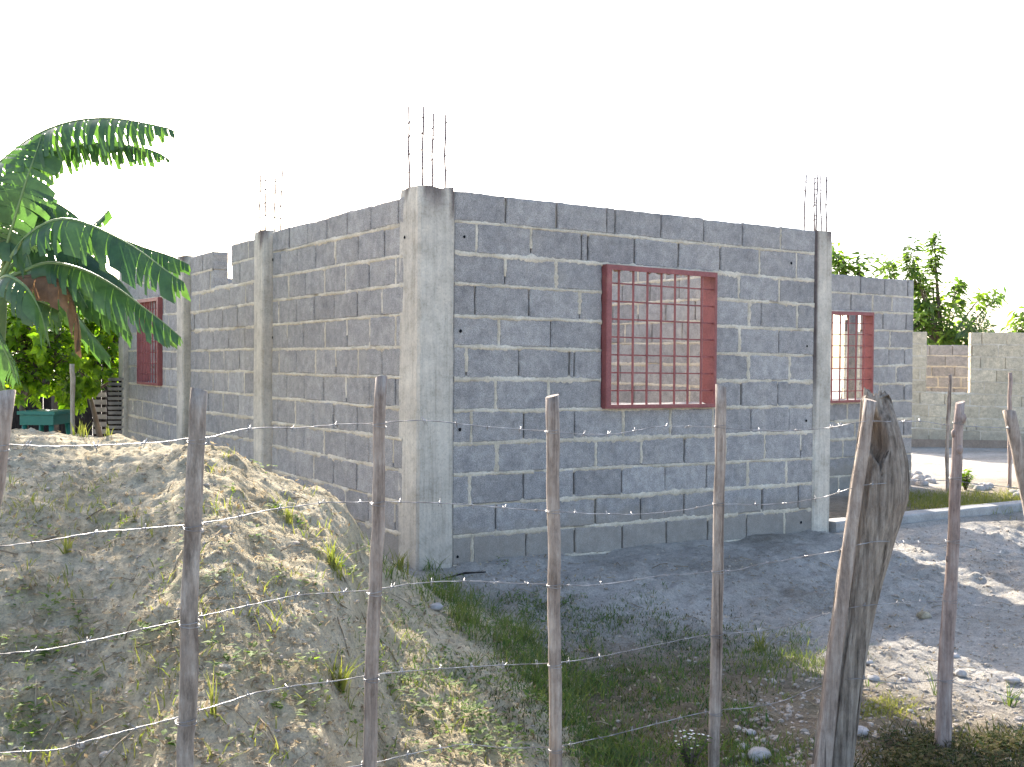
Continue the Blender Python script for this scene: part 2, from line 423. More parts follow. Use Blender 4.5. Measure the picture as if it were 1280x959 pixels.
block_wall(mb, A, FD, FN, T, zA, zB, 0, uR, 0, uR+.02, pxj(spec, A, FD), hole=(w0, w1, 2, 7))
for x, y in ((579, 296), (575, 414), (575, 537), (573, 696), (987, 329), (1008, 433), (1008, 526), (1003, 653)):
    hole_shade_dot(mb, A, FD, FN, u_of(x, A, FD), z_of(x, y, A, FD), random.uniform(.008, .013))
mb.build('wall', WM, house)

# side wall in three bays ----------------------------------------------------
def zs(px, ys, O, D): return [z_of(px, y, O, D) for y in ys]
def side_bay(px0, px1, l0, l1, joints, hole=None, gap=None):
    ua, ub = u_of(px0, B0, LD), u_of(px1, B0, LD)
    z0, z1 = zs(px0, l0, B0, LD), zs(px1, l1, B0, LD)
    z0.append(z0[-1]-.2); z1.append(z1[-1]-.2)
    mb = MB(); block_wall(mb, B0, LD, LN, T, z0, z1, ua, ub, ua, ub, joints, hole, gap)
    return mb, ua, ub, z0, z1
l503 = [246, 280, 319, 356, 393, 434, 472, 511, 549, 589, 629, 669, 709]
l340 = [291, 316, 346, 376, 406, 437, 467, 497, 528, 557, 588, 619, 650]
o1 = [359, 380, 405, 432, 461, 494]; o2 = [349, 370, 393, 418, 447, 478]
sp = [[-361, -383, -407, -433, -462, -497], [-350, -371, -393, 418, -447, -479], [360, -381, 405, 431, -460, 494],
      [348, -370, -392, -417, -446, 477], [359, -379, 406, 433, 462, 494], [349, -370, 394, 419, 447, -477],
      [-358, -381, -404, 432, -461, -494], [-347, 369, -391, -417, -446, 477], [-358, -380, 405, -432, -461, 492],
      [-348, -370, 392, -417, -446, 477], [358, -380, -405, 432, -461, 494], [-349, -370, 393, -418, -447, 478], o1]
mb, *_ = side_bay(504, 340, l503, l340, pxj(sp, B0, LD))
for x, y in ((505.5, 297), (341, 422), (341, 325)): hole_shade_dot(mb, B0, LD, LN, u_of(x, B0, LD), z_of(x, y, B0, LD), .012)
mb.build('wall', WM, house)
l318 = [298, 322, 352, 379, 408, 436, 465, 494, 523, 551, 580, 609, 638]
l237 = [322, 344, 368, 391, 414, 439, 463, 488, 513, 538, 563, 588, 613]
ua, ub = u_of(319, B0, LD), u_of(238, B0, LD)
mb, *_ = side_bay(319, 238, l318, l237, regular(ua, ub, 13, .40, .3, 4), gap=(u_of(289, B0, LD), u_of(265.5, B0, LD), 0, 2))
mb.build('wall', WM, house)
l226 = [326, 347, 368, 391.5, 415, 439.5, 462, 485, 510, 533, 556, 580, 604]
l160 = [337, 357, 377, 397, 418, 438, 458, 478.6, 498, 518, 538, 558, 578]
ua, ub = u_of(227, B0, LD), u_of(158, B0, LD)
s0, s1 = u_of(203, B0, LD), u_of(176, B0, LD)
mb, u3a, u3b, z3a, z3b = side_bay(227, 158, l226, l160, regular(ua, ub, 13, .40, .35, 9), hole=(s0, s1, 2, 7))
mb.build('wall', WM, house)
UL = ub

# cross wall from the second column, set-back front wall, back walls -------------
C2 = A + FD*(uR+.1)                              # centre line of the second column
lev = [2.52 - .2*i for i in range(14)]
mb = MB()
block_wall(mb, C2 + LD*.1, LD, -FD, T, lev, [z+.02 for z in lev], 0, 5, .0, UL-.1, regular(0, UL, 13, .40, .45, 21))
mb.build('wall', WM, house)
SB = 1.80
O2 = C2 + LD*SB
q0 = [343.5, 365.4, 389, 412, 435, 458, 481, 504, 527, 550, 573, 596, 619, 642]
q1 = [351, 372, 392, 414, 435.5, 457, 479, 501, 523, 545, 567, 589, 611, 633]
v0, v1 = u_of(1043, O2, FD), u_of(1141, O2, FD); vw1 = u_of(1088, O2, FD); vw0 = vw1-1.02
j2 = regular(.05, v0-.05, 13, .4, .4, 5)
sp2 = [[-1075, -1105, -1134], [-1063, 1090, 1114], [-1103, -1132], [1112], [-1111, -1131], [1120], [1100, -1131], [1113, 1060], [-1131, 1095, 1070], [1113, 1085, 1055], [1131, 1070, 1100], [1113, 1050, 1085], [1100]]
j2 = [a+b for a, b in zip(j2, pxj(sp2, O2, FD))]
mb = MB(); block_wall(mb, O2, FD, FN, T, zs(1043, q0, O2, FD), zs(1141, q1, O2, FD), v0, v1, .02, v1, j2, hole=(vw0, vw1, 2, 7), gap=(.15, .9, 0, 13))
mb.build('wall', WM, house)
E2 = O2 + FD*(v1-T)
BL = B0 + LD*UL                                  # back left corner of the house
mb = MB(); block_wall(mb, BL + FD*.1, FD, -FN, T, lev, lev, 0, 4, 0, uR+.1, regular(0, uR, 13, .4, .4, 31), hole=(1.1, 2.0, 2, 13))
mb.build('wall', WM, house)
pp = P(1064, 463, 13.2); mb = MB(); mb.tube([(pp.x, 13.2, .05), (pp.x, 13.2, 1.3), (pp.x+.02, 13.2, 2.5)], .065, 9, jit=.05); mb.build('timber_prop', M['wood'], house)
mb.build('wall', WM, house)

# columns --------------------------------------------------------------------
def column(cx, wx, wy, ztop, zbot, dark_marks=None, bars=(), barh=.5, label=None, lean=0, bow=.0):
    """cx: centre in plan; wx along front direction, wy along the side direction."""
    mb = MB(); nzs = 26; rings = []; st = []
    per = []
    ch = .012
    nsub = 5
    for (sx, sy, ex, ey) in ((-1, -1, 1, -1), (1, -1, 1, 1), (1, 1, -1, 1), (-1, 1, -1, -1)):
        for i in range(nsub):
            t = (i+.0)/nsub
            t = .06 if i == 0 else t
            per.append((lerp(sx, ex, t), lerp(sy, ey, t)))
        per.append((lerp(sx, ex, .94), lerp(sy, ey, .94)))
    for k in range(nzs+1):
        z = lerp(zbot, ztop, k/nzs); ring = []
        for (a, b) in per:
            q = cx + FD*(a*wx/2) + LD*(b*wy/2)
            r = .0035*noise.noise(Vector((q.x*9, q.y*9, z*3))) + .002*noise.noise(Vector((q.x*40, q.y*40, z*14)))
            if k == nzs: r -= .006
            q = q + (q-cx).normalized()*r
            zz = z + (.012*noise.noise(Vector((q.x*14, q.y*14, 3))) if k == nzs else 0)
            ring.append(Vector((q.x, q.y, zz)))
            v = 0
            if dark_marks:
                d = ztop - z
                for (sa, sb, wid, ln) in dark_marks:
                    dd = math.hypot((a-sa)*wx/2, (b-sb)*wy/2)
                    ww = wid*max(.15, 1-d/ln)
                    v = max(v, smooth(ww, ww*.35, dd)*smooth(ln, ln*.45, d))
            st.append(v)
        rings.append(mb.add(*ring))
    n_ = len(per)
    for k in range(nzs):
        for j in range(n_): mb.face((rings[k][j], rings[k][(j+1) % n_], rings[k+1][(j+1) % n_], rings[k+1][j]), 0)
    mb.face(rings[-1], 0); mb.face(rings[0][::-1], 0)
    mb.attr['stain'] = st
    c = mb.build('column', M['column'], house)
    zt = ztop-.04
    for i, (a, b, h) in enumerate(bars):
        q = cx + FD*(a*wx/2) + LD*(b*wy/2); lx = random.uniform(-.01, .02)
        m2 = MB(); pts = [(q.x + lx*t + .004*math.sin(9*t), q.y, zt + (h+.04)*t) for t in (0, .25, .5, .75, 1)]
        m2.tube(pts, .0068, 6)
        m2.build('rebar', M['rebar'], c)
    if bars:
        for zz in (.12, .22, .33, .42):
            if zz > barh*.95: continue
            m2 = MB(); loop = []
            s_ = .62
            for (a, b) in ((-1, -1), (1, -1), (1, 1), (-1, 1), (-1, -1.0)):
                q = cx + FD*(a*s_*wx/2*1.08) + LD*(b*s_*wy/2*1.08); loop.append((q.x, q.y, ztop+zz+random.uniform(-.012, .012)))
            for a, b in zip(loop, loop[1:]): m2.tube([a, b], .002, 5)
            for a in loop[:4]: m2.tube([Vector(a)+Vector((-.012, 0, -.008)), Vector(a)+Vector((.012, 0, .008))], .0042, 5)
            m2.build('stirrup', M['rebar'], c)
    return c
s = .62
bar4 = [(-s, -s, .50), (s, -s, .47), (-s, s, .53), (s, s, .51)]
wc = .262
front_left = A + FN*.012                          # right end of the corner column's front face
cc = front_left - FD*wc/2 + LD*wc/2
column(cc, wc, wc, z_of(540, 236, A, FD)+.015, -.15, dark_marks=[(.0, -1, .055, .42), (.95, -1, .035, .34), (-.6, -1, .03, .14), (-1, .2, .05, .1)], bars=bar4, barh=.52)
w2 = .20
c2 = A + FD*(uR+.005) + FD*w2/2 + FN*.015 + LD*w2/2
column(c2, w2, w2, z_of(1030, 291, A, FD)+.01, -.1, dark_marks=[(.7, -1, .06, .14), (-1, -1, .05, 2.2)], bars=[(-s, -s, .46), (s, -s, .45), (-s, s, .47), (s, s, .46), (0, -s, .45)], barh=.47)  # last mark: long dark strip down the left front edge
for px, top, bh in ((331, 291, .5), (232, 322, 0), (157.5, 340, 0)):
    u = u_of(px, B0, LD); q = B0 + LD*u + LN*.06 - LN*.1
    column(q, .2, .2, z_of(px, top, B0, LD)+.01, 0, dark_marks=[(-1, -.6, .1, .2)], bars=[(-s, -s, .5), (s, s, .48), (-s, s, .47), (s, -s, .5)] if bh else (), barh=.5)
column(BL + FD*.05 + LD*.05 + FD*(uR+.1), .2, .2, 2.5, 0)

# window grilles ---------------------------------------------------------------
def window(O, D, N, ua, ub, z0a, z0b, z1a, z1b, nv=7, nh=7, label=None):
    """frame of deep steel plates round the opening; z0 = sill at both ends, z1 = head at both ends."""
    def pt(u, z, dep): q = O + D*u + N*dep; return Vector((q.x, q.y, z))
    g = .004; ua += g; ub -= g
    root = MB(); pr = .045; dp = -.105; th = .006; fw = .045
    def zz(u, a, b): return lerp(a, b, (u-ua)/(ub-ua))
    def hexa(c):                                   # 8 corners
        i = root.add(*c)
        for q in ((3,2,1,0),(4,5,6,7),(0,1,5,4),(1,2,6,5),(2,3,7,6),(3,0,4,7)): root.face([i[k] for k in q])
    def slab(u0, u1, zl0, zl1, zh0, zh1, d0, d1):
        hexa([pt(u0, zl0, d1), pt(u1, zl1, d1), pt(u1, zl1, d0), pt(u0, zl0, d0), pt(u0, zh0, d1), pt(u1, zh1, d1), pt(u1, zh1, d0), pt(u0, zh0, d0)])
    z0a += g; z0b += g; z1a -= g; z1b -= g
    # jamb, head and sill plates
    slab(ua, ua+th, z0a, z0a, z1a, z1a, dp, pr); slab(ub-th, ub, z0b, z0b, z1b, z1b, dp, pr)
    slab(ua+th, ub-th, z1a-th, z1b-th, z1a, z1b, dp, pr); slab(ua+th, ub-th, z0a, z0b, z0a+th, z0b+th, dp, pr)
    # front flanges (angle iron) and the groove behind them
    f = .002
    slab(ua+th, ua+fw, z0a+th, z0a+th, z1a-th, z1a-th, pr-.006, pr+f)
    slab(ub-fw*.45, ub-th, z0b+th, z0b+th, z1b-th, z1b-th, pr-.006, pr+f)
    slab(ua+fw, ub-fw*.45, z1a-fw*.8, z1b-fw*.8, z1a-th, z1b-th, pr-.0065, pr+f*.5)
    slab(ua+fw, ub-fw*.45, z0a+th, z0b+th, z0a+fw*.6, z0b+fw*.6, pr-.0065, pr+f*.5)
    fr = root.build('window', M['red'], house)
    if label: fr['label'] = label
    mb = MB(); si = 12; rows = []
    for (dd, h) in ((pr-.012, .004), (-.03, .010), (-.07, .02), (dp+.01, .03), (dp, .0)):
        rows.append(mb.add(*[pt(lerp(ua+th+.004, ub-th-.004, q/si), zz(lerp(ua, ub, q/si), z0a, z0b)+th+h+(random.uniform(-.003, .003) if h else 0), dd) for q in range(si+1)]))
    for r_ in range(4):
        for q in range(si): mb.face((rows[r_][q], rows[r_][q+1], rows[r_+1][q+1], rows[r_+1][q]), 0)
    mb.build('sill', M['kerb'], fr)
    d = pr-.03
    for i in range(nv):
        u = lerp(ua, ub, (i+1)/(nv+1)); mb = MB()
        r = .006; a0, a1 = zz(u, z0a, z0b)+th, zz(u, z1a, z1b)-th
        o = pt(u-r, a0, d-r); mb.box(o, Vector((*D, 0))*2*r, Vector((*N, 0))*2*r, (0, 0, a1-a0)); mb.build('upright_bar', M['red'], fr)
    for i in range(nh):
        t = (i+1)/(nh+1); mb = MB(); r = .005
        za, zb = lerp(z0a, z1a, t), lerp(z0b, z1b, t); d2 = d-.012
        mb.box(pt(ua+th, za-r, d2-r), pt(ub-th, zb-r, d2-r)-pt(ua+th, za-r, d2-r), Vector((*N, 0))*2*r, (0, 0, 2*r)); mb.build('cross_bar', M['red'], fr)
    return fr
def zat(k, u): return lerp(zA[k], zB[k], u/uR)
window(A, FD, FN, w0, w1, zat(7, w0), zat(7, w1), zat(2, w0), zat(2, w1), 7, 7)
def zat3(k, u): return lerp(z3a[k], z3b[k], (u-u3a)/(u3b-u3a))
window(B0, LD, LN, s0, s1, zat3(7, s0), zat3(7, s1), zat3(2, s0), zat3(2, s1), 7, 7, 'red grille seen edge-on in the side wall')
zq0, zq1 = zs(1043, q0, O2, FD), zs(1141, q1, O2, FD)
def zat2(k, u): return lerp(zq0[k], zq1[k], (u-v0)/(v1-v0))
window(O2, FD, FN, vw0, vw1, zat2(7, vw0), zat2(7, vw1), zat2(2, vw0), zat2(2, vw1), 7, 7, 'red grille half hidden by the concrete column')

# ------------------------------------------------------------------ ground
def fbm(x, y, s, o=4):
    v = 0; a = 1; t = 0
    for i in range(o):
        v += a*noise.noise(Vector((x*s, y*s, 11.3*i))); t += a; a *= .55; s *= 2.1
    return v/t
def wall_d(x, y): q = Vector((x, y)) - A; return q.dot(FN), q.dot(FD)
def ground_z(x, y, detail=True):
    d, u = wall_d(x, y)
    top = .20 - .012*max(0, min(u, 6)) + .035*smooth(.5, .05, d)*smooth(-.4, .2, fbm(x, y, 2.5, 2))*(1 if -.2 < d and u < uR else 0)
    z = top*(1 - smooth(.35, 1.9, d + .25*fbm(x, y, .9, 2)))
    if d < -.0: z = top
    if u > uR+.25 and d < .12: z = .17
    if detail and -8 < x < 10 and y < 18:
        amp = smooth(0, .3, d) if d > 0 else .3
        z += amp*(.05*fbm(x, y, 2.2, 3) + (.030+.03*smooth(.2, .7, d)*smooth(2.4, 1.4, d))*fbm(x, y, 8, 3)) + .007*noise.noise(Vector((x*26, y*26, 2)))*amp + .004*noise.noise(Vector((x*50, y*50, 2)))
    return z
MT = [(-260, 532, 5.2), (0, 531, 5.3), (60, 533, 5.35), (110, 541, 5.35), (150, 545, 5.3), (186, 554, 5.12), (200, 555.5, 5.07), (240, 551, 4.97), (290, 563, 4.9), (325, 582, 4.95), (360, 600, 5.0),
      (400, 609, 5.05), (430, 628, 5.2), (462, 672, 5.4), (500, 716, 5.5), (560, 758, 5.3), (640, 815, 4.9), (720, 890, 4.5), (790, 985, 4.1), (850, 1100, 4.0)]
def mound_raw(x, y):
    px = 640 + F*x/y + 26*fbm(x+3, y, 1.1, 3)*smooth(0, .6, 5.2-y)
    ypx, zc = table(MT, px)
    hor = 457.5 + (px-640)*.007
    h = 1.5 - (ypx-hor)*zc/F
    if h <= 0: return h - .2*abs(y-zc)
    if y < zc:
        t = (zc-y)/3.05; f = 1 - t**1.5 if t < 1 else 1.5*(1-t)
        return h*f if f > 0 else -.3*(t-1) - .0
    t = (y-zc)/1.7
    return h*(1-t**1.5) if t < 1.2 else -.4
def mound_z(x, y):
    h = mound_raw(x, y)
    a = smooth(-.16, .04, h)
    return h + a*(.05*fbm(x, y, 1.7, 3) + .036*fbm(x+9, y, 5, 3) + .026*fbm(x, y+5, 13, 3)) - .02
def mound_fine(x, y): return mound_z(x, y) + .013*abs(noise.noise(Vector((x*24, y*24, 5)))) + .009*noise.noise(Vector((x*46, y*46, 8))) + .005*noise.noise(Vector((x*85, y*85, 3)))
def surf_z(x, y): return max(ground_z(x, y), mound_fine(x, y))

def axis(lo, hi, step, far):
    c = []; x = lo
    while x < hi: c.append(x); x += step
    s = step; x = hi; up = []
    while x < far: up.append(x); s *= 1.35; x += s
    up.append(far); s = step; x = lo; dn = []
    while x > -far: s *= 1.35; x -= s; dn.append(max(x, -far))
    return sorted(set(dn)) + c + up
xs = axis(-1.2, 5.2, .027, 900); ys = axis(2.6, 9.4, .027, 1200)
mb = MB(); soil = []
for y in ys:
    for x in xs:
        mb.v.append(Vector((x, y, ground_z(x, y))))
        d, u = wall_d(x, y)
        s_ = smooth(1.2, 1.9, d+.5*fbm(x, y, 1.3, 3))*smooth(1.2, .3, u + .5*fbm(x, y, .9, 2) - .1*(d-2)) if d > 0 else (.8*smooth(.1, -.15, d)*smooth(-1.9, -1.2, d) if u > uR else 0)
        soil.append(s_*.9)
nx = len(xs)
for j in range(len(ys)-1):
    for i in range(nx-1): mb.face((j*nx+i, j*nx+i+1, (j+1)*nx+i+1, (j+1)*nx+i), 0, .5, True)
mb.attr['soil'] = soil
tag(mb.build('ground', M['ground']), kind='structure')

# the heap of earth
mb = MB(); st = .0155; X0, X1, Y0, Y1 = -4.0, 1.3, 1.8, 6.9
nx = int((X1-X0)/st)+1; ny = int((Y1-Y0)/st)+1; ok = []
for j in range(ny):
    for i in range(nx):
        x, y = X0+i*st, Y0+j*st; z = mound_z(x, y); g = ground_z(x, y, False)
        zz = mound_fine(x, y)
        ok.append(z > g-.09); mb.v.append(Vector((x, y, zz)))
for j in range(ny-1):
    for i in range(nx-1):
        q = (j*nx+i, j*nx+i+1, (j+1)*nx+i+1, (j+1)*nx+i)
        if all(ok[k] for k in q): mb.face(q, 0, .5, True)
mound = mb.build('earth_mound', M['mound'])
tag(mound, 'large heap of dry sunlit earth between the wire fence and block house', 'earth mound')

# concrete kerb running right from the second column
mb = MB(); k0 = A + FD*(uR+.24) + FN*.05; n_ = 40; prev = None
for i in range(n_+1):
    q = k0 + FD*(i*.14); zt = .245 - .0005*i + .006*noise.noise(Vector((i*.4, 0, 3))); e = .006*noise.noise(Vector((i*.7, 5, 3)))
    a_, b_ = q + FN*(.0+e), q - FN*.16
    cur = mb.add((a_.x+FN.x*.01, a_.y+FN.y*.01, .02), (a_.x, a_.y, zt-.012), (a_.x-FN.x*.012, a_.y-FN.y*.012, zt), (b_.x, b_.y, zt), (b_.x, b_.y, .05))
    if prev:
        for r in range(4): mb.face((prev[r], cur[r], cur[r+1], prev[r+1]), 0)
    else: mb.face(cur, 0)
    prev = cur
mb.face(prev[::-1], 0)
tag(mb.build('kerb', M['kerb']), kind='structure')

# ------------------------------------------------------------------ neighbour's unfinished wall on the right
NW = thing('neighbouring_house', 'pale tan unfinished block house with open window gap, behind the yard', 'house', (8, 14.3, .2))
ND = Vector((.99, -.14)).normalized(); NN = Vector((ND.y, -ND.x)); NO = V2(P(1100, 500, 18.2))
WT = [M['block_tan'], M['mortar'], M['dark'], M['mortar']]
n0, n1 = u_of(1141, NO, ND), u_of(1276, NO, ND)
nl0 = [415, 430, 445, 460, 475, 490, 505, 520, 535, 550, 565]; nl1 = [416, 431.5, 447, 463, 479, 495, 510, 525.5, 541, 556, 571]
mb = MB(); block_wall(mb, NO, ND, NN, T, zs(1141, nl0, NO, ND), zs(1276, nl1, NO, ND), n0, n1, -.6, n1+2.5, regular(-.6, n1+2.5, 11, .41, .7, 40),
                      gap=(u_of(1158, NO, ND), u_of(1213, NO, ND), 0, 5), tint=.1)
mb.build('wall', WT, NW)
mb = MB(); O5 = V2(P(1120, 460, 20.2))
block_wall(mb, O5, ND, NN, T, [1.5+.46-.2*i for i in range(9)], [1.5+.42-.2*i for i in range(9)], 0, 3, -.4, 6, regular(-.4, 6, 9, .41, .3, 41), tint=-.3)
mb.build('wall', WM, NW)
mb = MB(); q = NO + NN*.06; zpl = .30  # brown box along the wall foot, its colour standing for shaded ground
a_ = q - ND*.6; mb.box((a_.x, a_.y, 0), Vector((*ND, 0))*7, Vector((*(-NN), 0))*.3, (0, 0, zpl)); mb.build('plinth', M['plinth'], NW)

# ------------------------------------------------------------------ fence
def stone_mesh(mb, c, r, sq=.65, mi=0, sub=2, seed=0):
    bm = bmesh.new(); bmesh.ops.create_icosphere(bm, subdivisions=sub, radius=1)
    rot = Euler((random.uniform(0, 6), random.uniform(0, 6), random.uniform(0, 6))).to_matrix()
    a = Vector((random.uniform(.75, 1.3), random.uniform(.75, 1.1), 1))
    i0 = len(mb.v); rz = Matrix.Rotation(random.uniform(0, 6.28), 3, 'Z')
    for v in bm.verts:
        p = rot @ v.co; p = p*(1 + .22*noise.noise(p*1.3 + Vector((seed, 0, 0))) + .1*noise.noise(p*3 + Vector((seed, 5, 0))))
        p = rz @ Vector((p.x*a.x, p.y*a.y, p.z*sq)); mb.v.append(Vector(c) + p*r)
    t = random.random()
    for f in bm.faces: mb.face([i0+v.index for v in f.verts], mi, t, sub > 1)
    bm.free()
fence = thing('barbed_wire_fence', 'barbed wire fence on thin crooked wooden posts across the foreground', 'fence', (.3, 3.4, 0))
def post(top, bot, Y, wt, wb, m, jit=.08, bend=0, n=9, rings=26, label=None, extra=.5, knobs=()):
    """top, bot: (px, py) of the post's ends at depth Y (the foot goes on into the ground)."""
    a, b = P(*top, Y), P(*bot, Y)
    b = b + (b-a).normalized()*extra
    mb = MB(); pts = []; rad = []; sd_ = random.uniform(0, 99)
    for k in range(rings+1):
        t = k/rings; p = b.lerp(a, t)
        p.x += bend*math.sin(math.pi*t) + .006*noise.noise(Vector((t*5, sd_, 0))) + .003*noise.noise(Vector((t*17, sd_, 0)))
        p.y += .006*noise.noise(Vector((t*5, sd_, 9)))
        pts.append(p); rad.append(lerp(wb, wt, t)/2*(1 + jit*noise.noise(Vector((t*9, sd_, 4)))))
    nn = 14; base = len(mb.v); prev = None
    for k, p in enumerate(pts):
        ring = []
        for j in range(nn):
            an = 2*math.pi*j/nn; r = rad[k]*(1 + jit*1.1*noise.noise(Vector((math.cos(an)*1.5, math.sin(an)*1.5, k*.12+sd_))) + jit*.9*noise.noise(Vector((math.cos(an)*4, math.sin(an)*4, k*.03+sd_))))
            dz = .006*math.cos(an*1+sd_) if k == rings else 0
            ring.append(p + Vector((math.cos(an)*r, math.sin(an)*r, dz)))
        cur = mb.add(*ring)
        if prev:
            for j in range(nn): mb.face((prev[j], prev[(j+1) % nn], cur[(j+1) % nn], cur[j]), 0, .5, True)
        prev = cur
    mb.face(prev, 0); mb.face(range(nn), 0)
    for (tk, ang, rr) in knobs:
        k = min(rings, int(tk*rings)); c = pts[k] + Vector((math.cos(ang), math.sin(ang), 0))*rad[k]*.7
        stone_mesh(mb, c, rr, 1.5, 0, 2, k)
    o = mb.build('post', m, fence)
    if label: o['label'] = label
    return o
FP = [  # top, bottom, depth, width top, width bottom, material
    ((6, 490), (-62, 959), 2.46, .048, .055, 'wood', 'dark post cut off by the left picture edge'),
    ((248, 487), (230, 959), 2.64, .041, .048, 'wood_grey', 'grey barky post in front of the earth heap'),
    ((477, 472), (461, 959), 3.0, .034, .042, 'wood', None),
    ((689.5, 495), (695, 959), 3.48, .043, .042, 'wood', None),
    ((901, 482), (893, 959), 3.95, .038, .047, 'wood', None)]
for tp, bt, Y, wt, wb, m, lb in FP: post(tp, bt, Y, wt, wb, M[m], label=lb)
post((1199, 503), (1179, 915), 4.2, .036, .068, M['wood_pink'], jit=.12, label='pinkish peeled post with knobbly top', extra=.3, knobs=((.985, -.6, .016), (.93, 3.4, .013), (.9, -1.2, .014), (.62, 3.3, .012), (.45, -1.0, .013)))
post((1262, 514), (1322, 800), 4.35, .05, .055, M['wood'], label='brown post leaning outwards at the right edge', jit=.05, extra=.2)

# the thick old trunk post with a hollow, cut from its outline at several heights
def big_post():
    Y = 3.92
    prof = [(493, 1080, 1112), (500, 1076, 1116), (512, 1075, 1119), (530, 1074, 1124), (550, 1071, 1130), (575, 1068, 1136), (600, 1063, 1138), (625, 1060, 1136), (650, 1057, 1128), (680, 1053, 1118),
            (720, 1046, 1106), (760, 1041, 1096), (800, 1035, 1088), (850, 1028, 1080), (900, 1021, 1074), (959, 1013, 1067), (1010, 1006, 1062)]
    mb = MB(); nn = 110; prev = None
    fine = []
    for k in range(len(prof)-1):
        for t in [i_/9 for i_ in range(9)]: fine.append(tuple(lerp(a, b, t) for a, b in zip(prof[k], prof[k+1])))
    fine.append(prof[-1])
    for k, (py, xl, xr) in enumerate(fine):
        a, b = P(xl, py, Y), P(xr, py, Y); c = (a+b)/2; rx = (b-a).length/2*.94; ry = rx*.8
        ring = []
        for j in range(nn):
            an = 2*math.pi*j/nn; ca, sa = math.cos(an), math.sin(an)
            # flattened left facet, deep furrows along the grain
            h = py/959
            r = 1 + .05*noise.noise(Vector((ca*2.2, sa*2.2, h*3))) + .05*noise.noise(Vector((ca*6+h*2, sa*6, h*2.2))) - .10*max(0, .42-abs(noise.noise(Vector((ca*7+h*5, sa*7, h*3)))*2.6)) + .03*noise.noise(Vector((ca*18+h*5, sa*18, h*6))) + .012*noise.noise(Vector((ca*30, sa*30, h*40)))
            sp_ = math.exp(-((an-(math.pi*1.36+.25*(h-.7)))/.06)**2); r -= .13*sp_*smooth(.66, .75, h)
            x, yv = ca*rx*r, sa*ry*r
            p = c + Vector((x, yv, 0))
            # the hollow on the camera side
            pxx = 640 + F*p.x/p.y
            if sa < 0:
                hx = 1099 + .16*(py-555); hw = 11 if py < 560 else 11*max(0.05, 1-(py-560)/22)
                dd = ((pxx-hx)/max(hw, 1))**2 + ((py-552)/34)**2
                p.y += .085*math.exp(-dd**2*.9)
                if py < 545: p.y += .05*math.exp(-((pxx-1108)/9)**2)*smooth(545, 500, py)
            if k < 2:
                p.z += .03*noise.noise(Vector((ca*3, sa*3, 1))) + .014*noise.noise(Vector((ca*9, sa*9, 4)))
            ring.append(p)
        cur = mb.add(*ring)
        if prev:
            for j in range(nn): mb.face((cur[j], cur[(j+1) % nn], prev[(j+1) % nn], prev[j]), 0, .5, True)
        else:
            ctr = mb.add(c + Vector((0, 0, -.02)))[0]
            for j in range(nn): mb.face((ctr, cur[j], cur[(j+1) % nn]), 0)
        prev = cur
    o = mb.build('post', M['wood_big'], fence); o['label'] = 'thick leaning old trunk post with a hollow near its top'
big_post()
post((1088, 500), (1030, 959), 3.845, .042, .062, M['wood'], jit=.07, bend=-.012, label='pale slim split slat leaning along the thick trunk post', extra=.15)

# strands: (px, py) with the depth of the fence line
FZ = [(-200, 2.4), (7, 2.46), (240, 2.64), (475, 3.0), (690, 3.48), (895, 3.95), (1065, 4.08), (1190, 4.2), (1290, 4.35), (1500, 4.7)]
def fz(px, front):
    z = table(FZ, px)[0]
    return z
strands = [
 [(-40, 552), (6, 556), (60, 558), (120, 557), (200, 553), (240, 548), (262, 547), (300, 537), (335, 534), (365, 536), (420, 531), (470, 529), (520, 525), (560, 528), (600, 533), (650, 537), (688, 539), (730, 543), (770, 543), (795, 538), (822, 533), (860, 533), (893, 534), (940, 538), (985, 539), (1030, 536), (1060, 530), (1085, 526), (1120, 528), (1150, 526), (1180, 531), (1230, 534), (1290, 535), (1400, 545)],
 [(-40, 688), (4, 683), (60, 676), (130, 664), (200, 659), (238, 656), (280, 650), (340, 637), (400, 629), (470, 627), (520, 628), (570, 630), (630, 635), (690, 639), (750, 643), (800, 643), (850, 639), (893, 630), (945, 631), (990, 629), (1030, 622), (1058, 612), (1080, 606), (1110, 604), (1140, 601), (1185, 600), (1240, 607), (1290, 612), (1400, 625)],
 [(-40, 822), (0, 818), (60, 812), (120, 800), (180, 786), (232, 775), (260, 769), (310, 757), (370, 744), (420, 741), (470, 737), (520, 729), (560, 726), (620, 728), (690, 731), (740, 732), (775, 728), (830, 719), (858, 718), (893, 714), (920, 714), (950, 705), (1000, 697), (1050, 688), (1068, 682), (1100, 676), (1140, 680), (1180, 678), (1240, 690), (1290, 700), (1400, 720)],
 [(-40, 944), (0, 941), (70, 938), (115, 925), (180, 908), (228, 895), (260, 885), (320, 866), (370, 857), (430, 850), (466, 843), (520, 838), (580, 834), (640, 831), (692, 829), (720, 826), (770, 817), (830, 804), (893, 792), (940, 790), (985, 783), (1030, 768), (1050, 762), (1080, 757), (1140, 752), (1180, 752), (1240, 760), (1290, 770), (1400, 790)],
 [(250, 1005), (340, 985), (420, 962), (463, 955), (520, 941), (580, 930), (640, 935), (694, 934), (730, 927), (790, 913), (850, 897), (893, 888), (940, 885), (980, 876), (1024, 858), (1050, 850), (1080, 848), (1120, 855), (1178, 850), (1240, 865), (1290, 880)]]
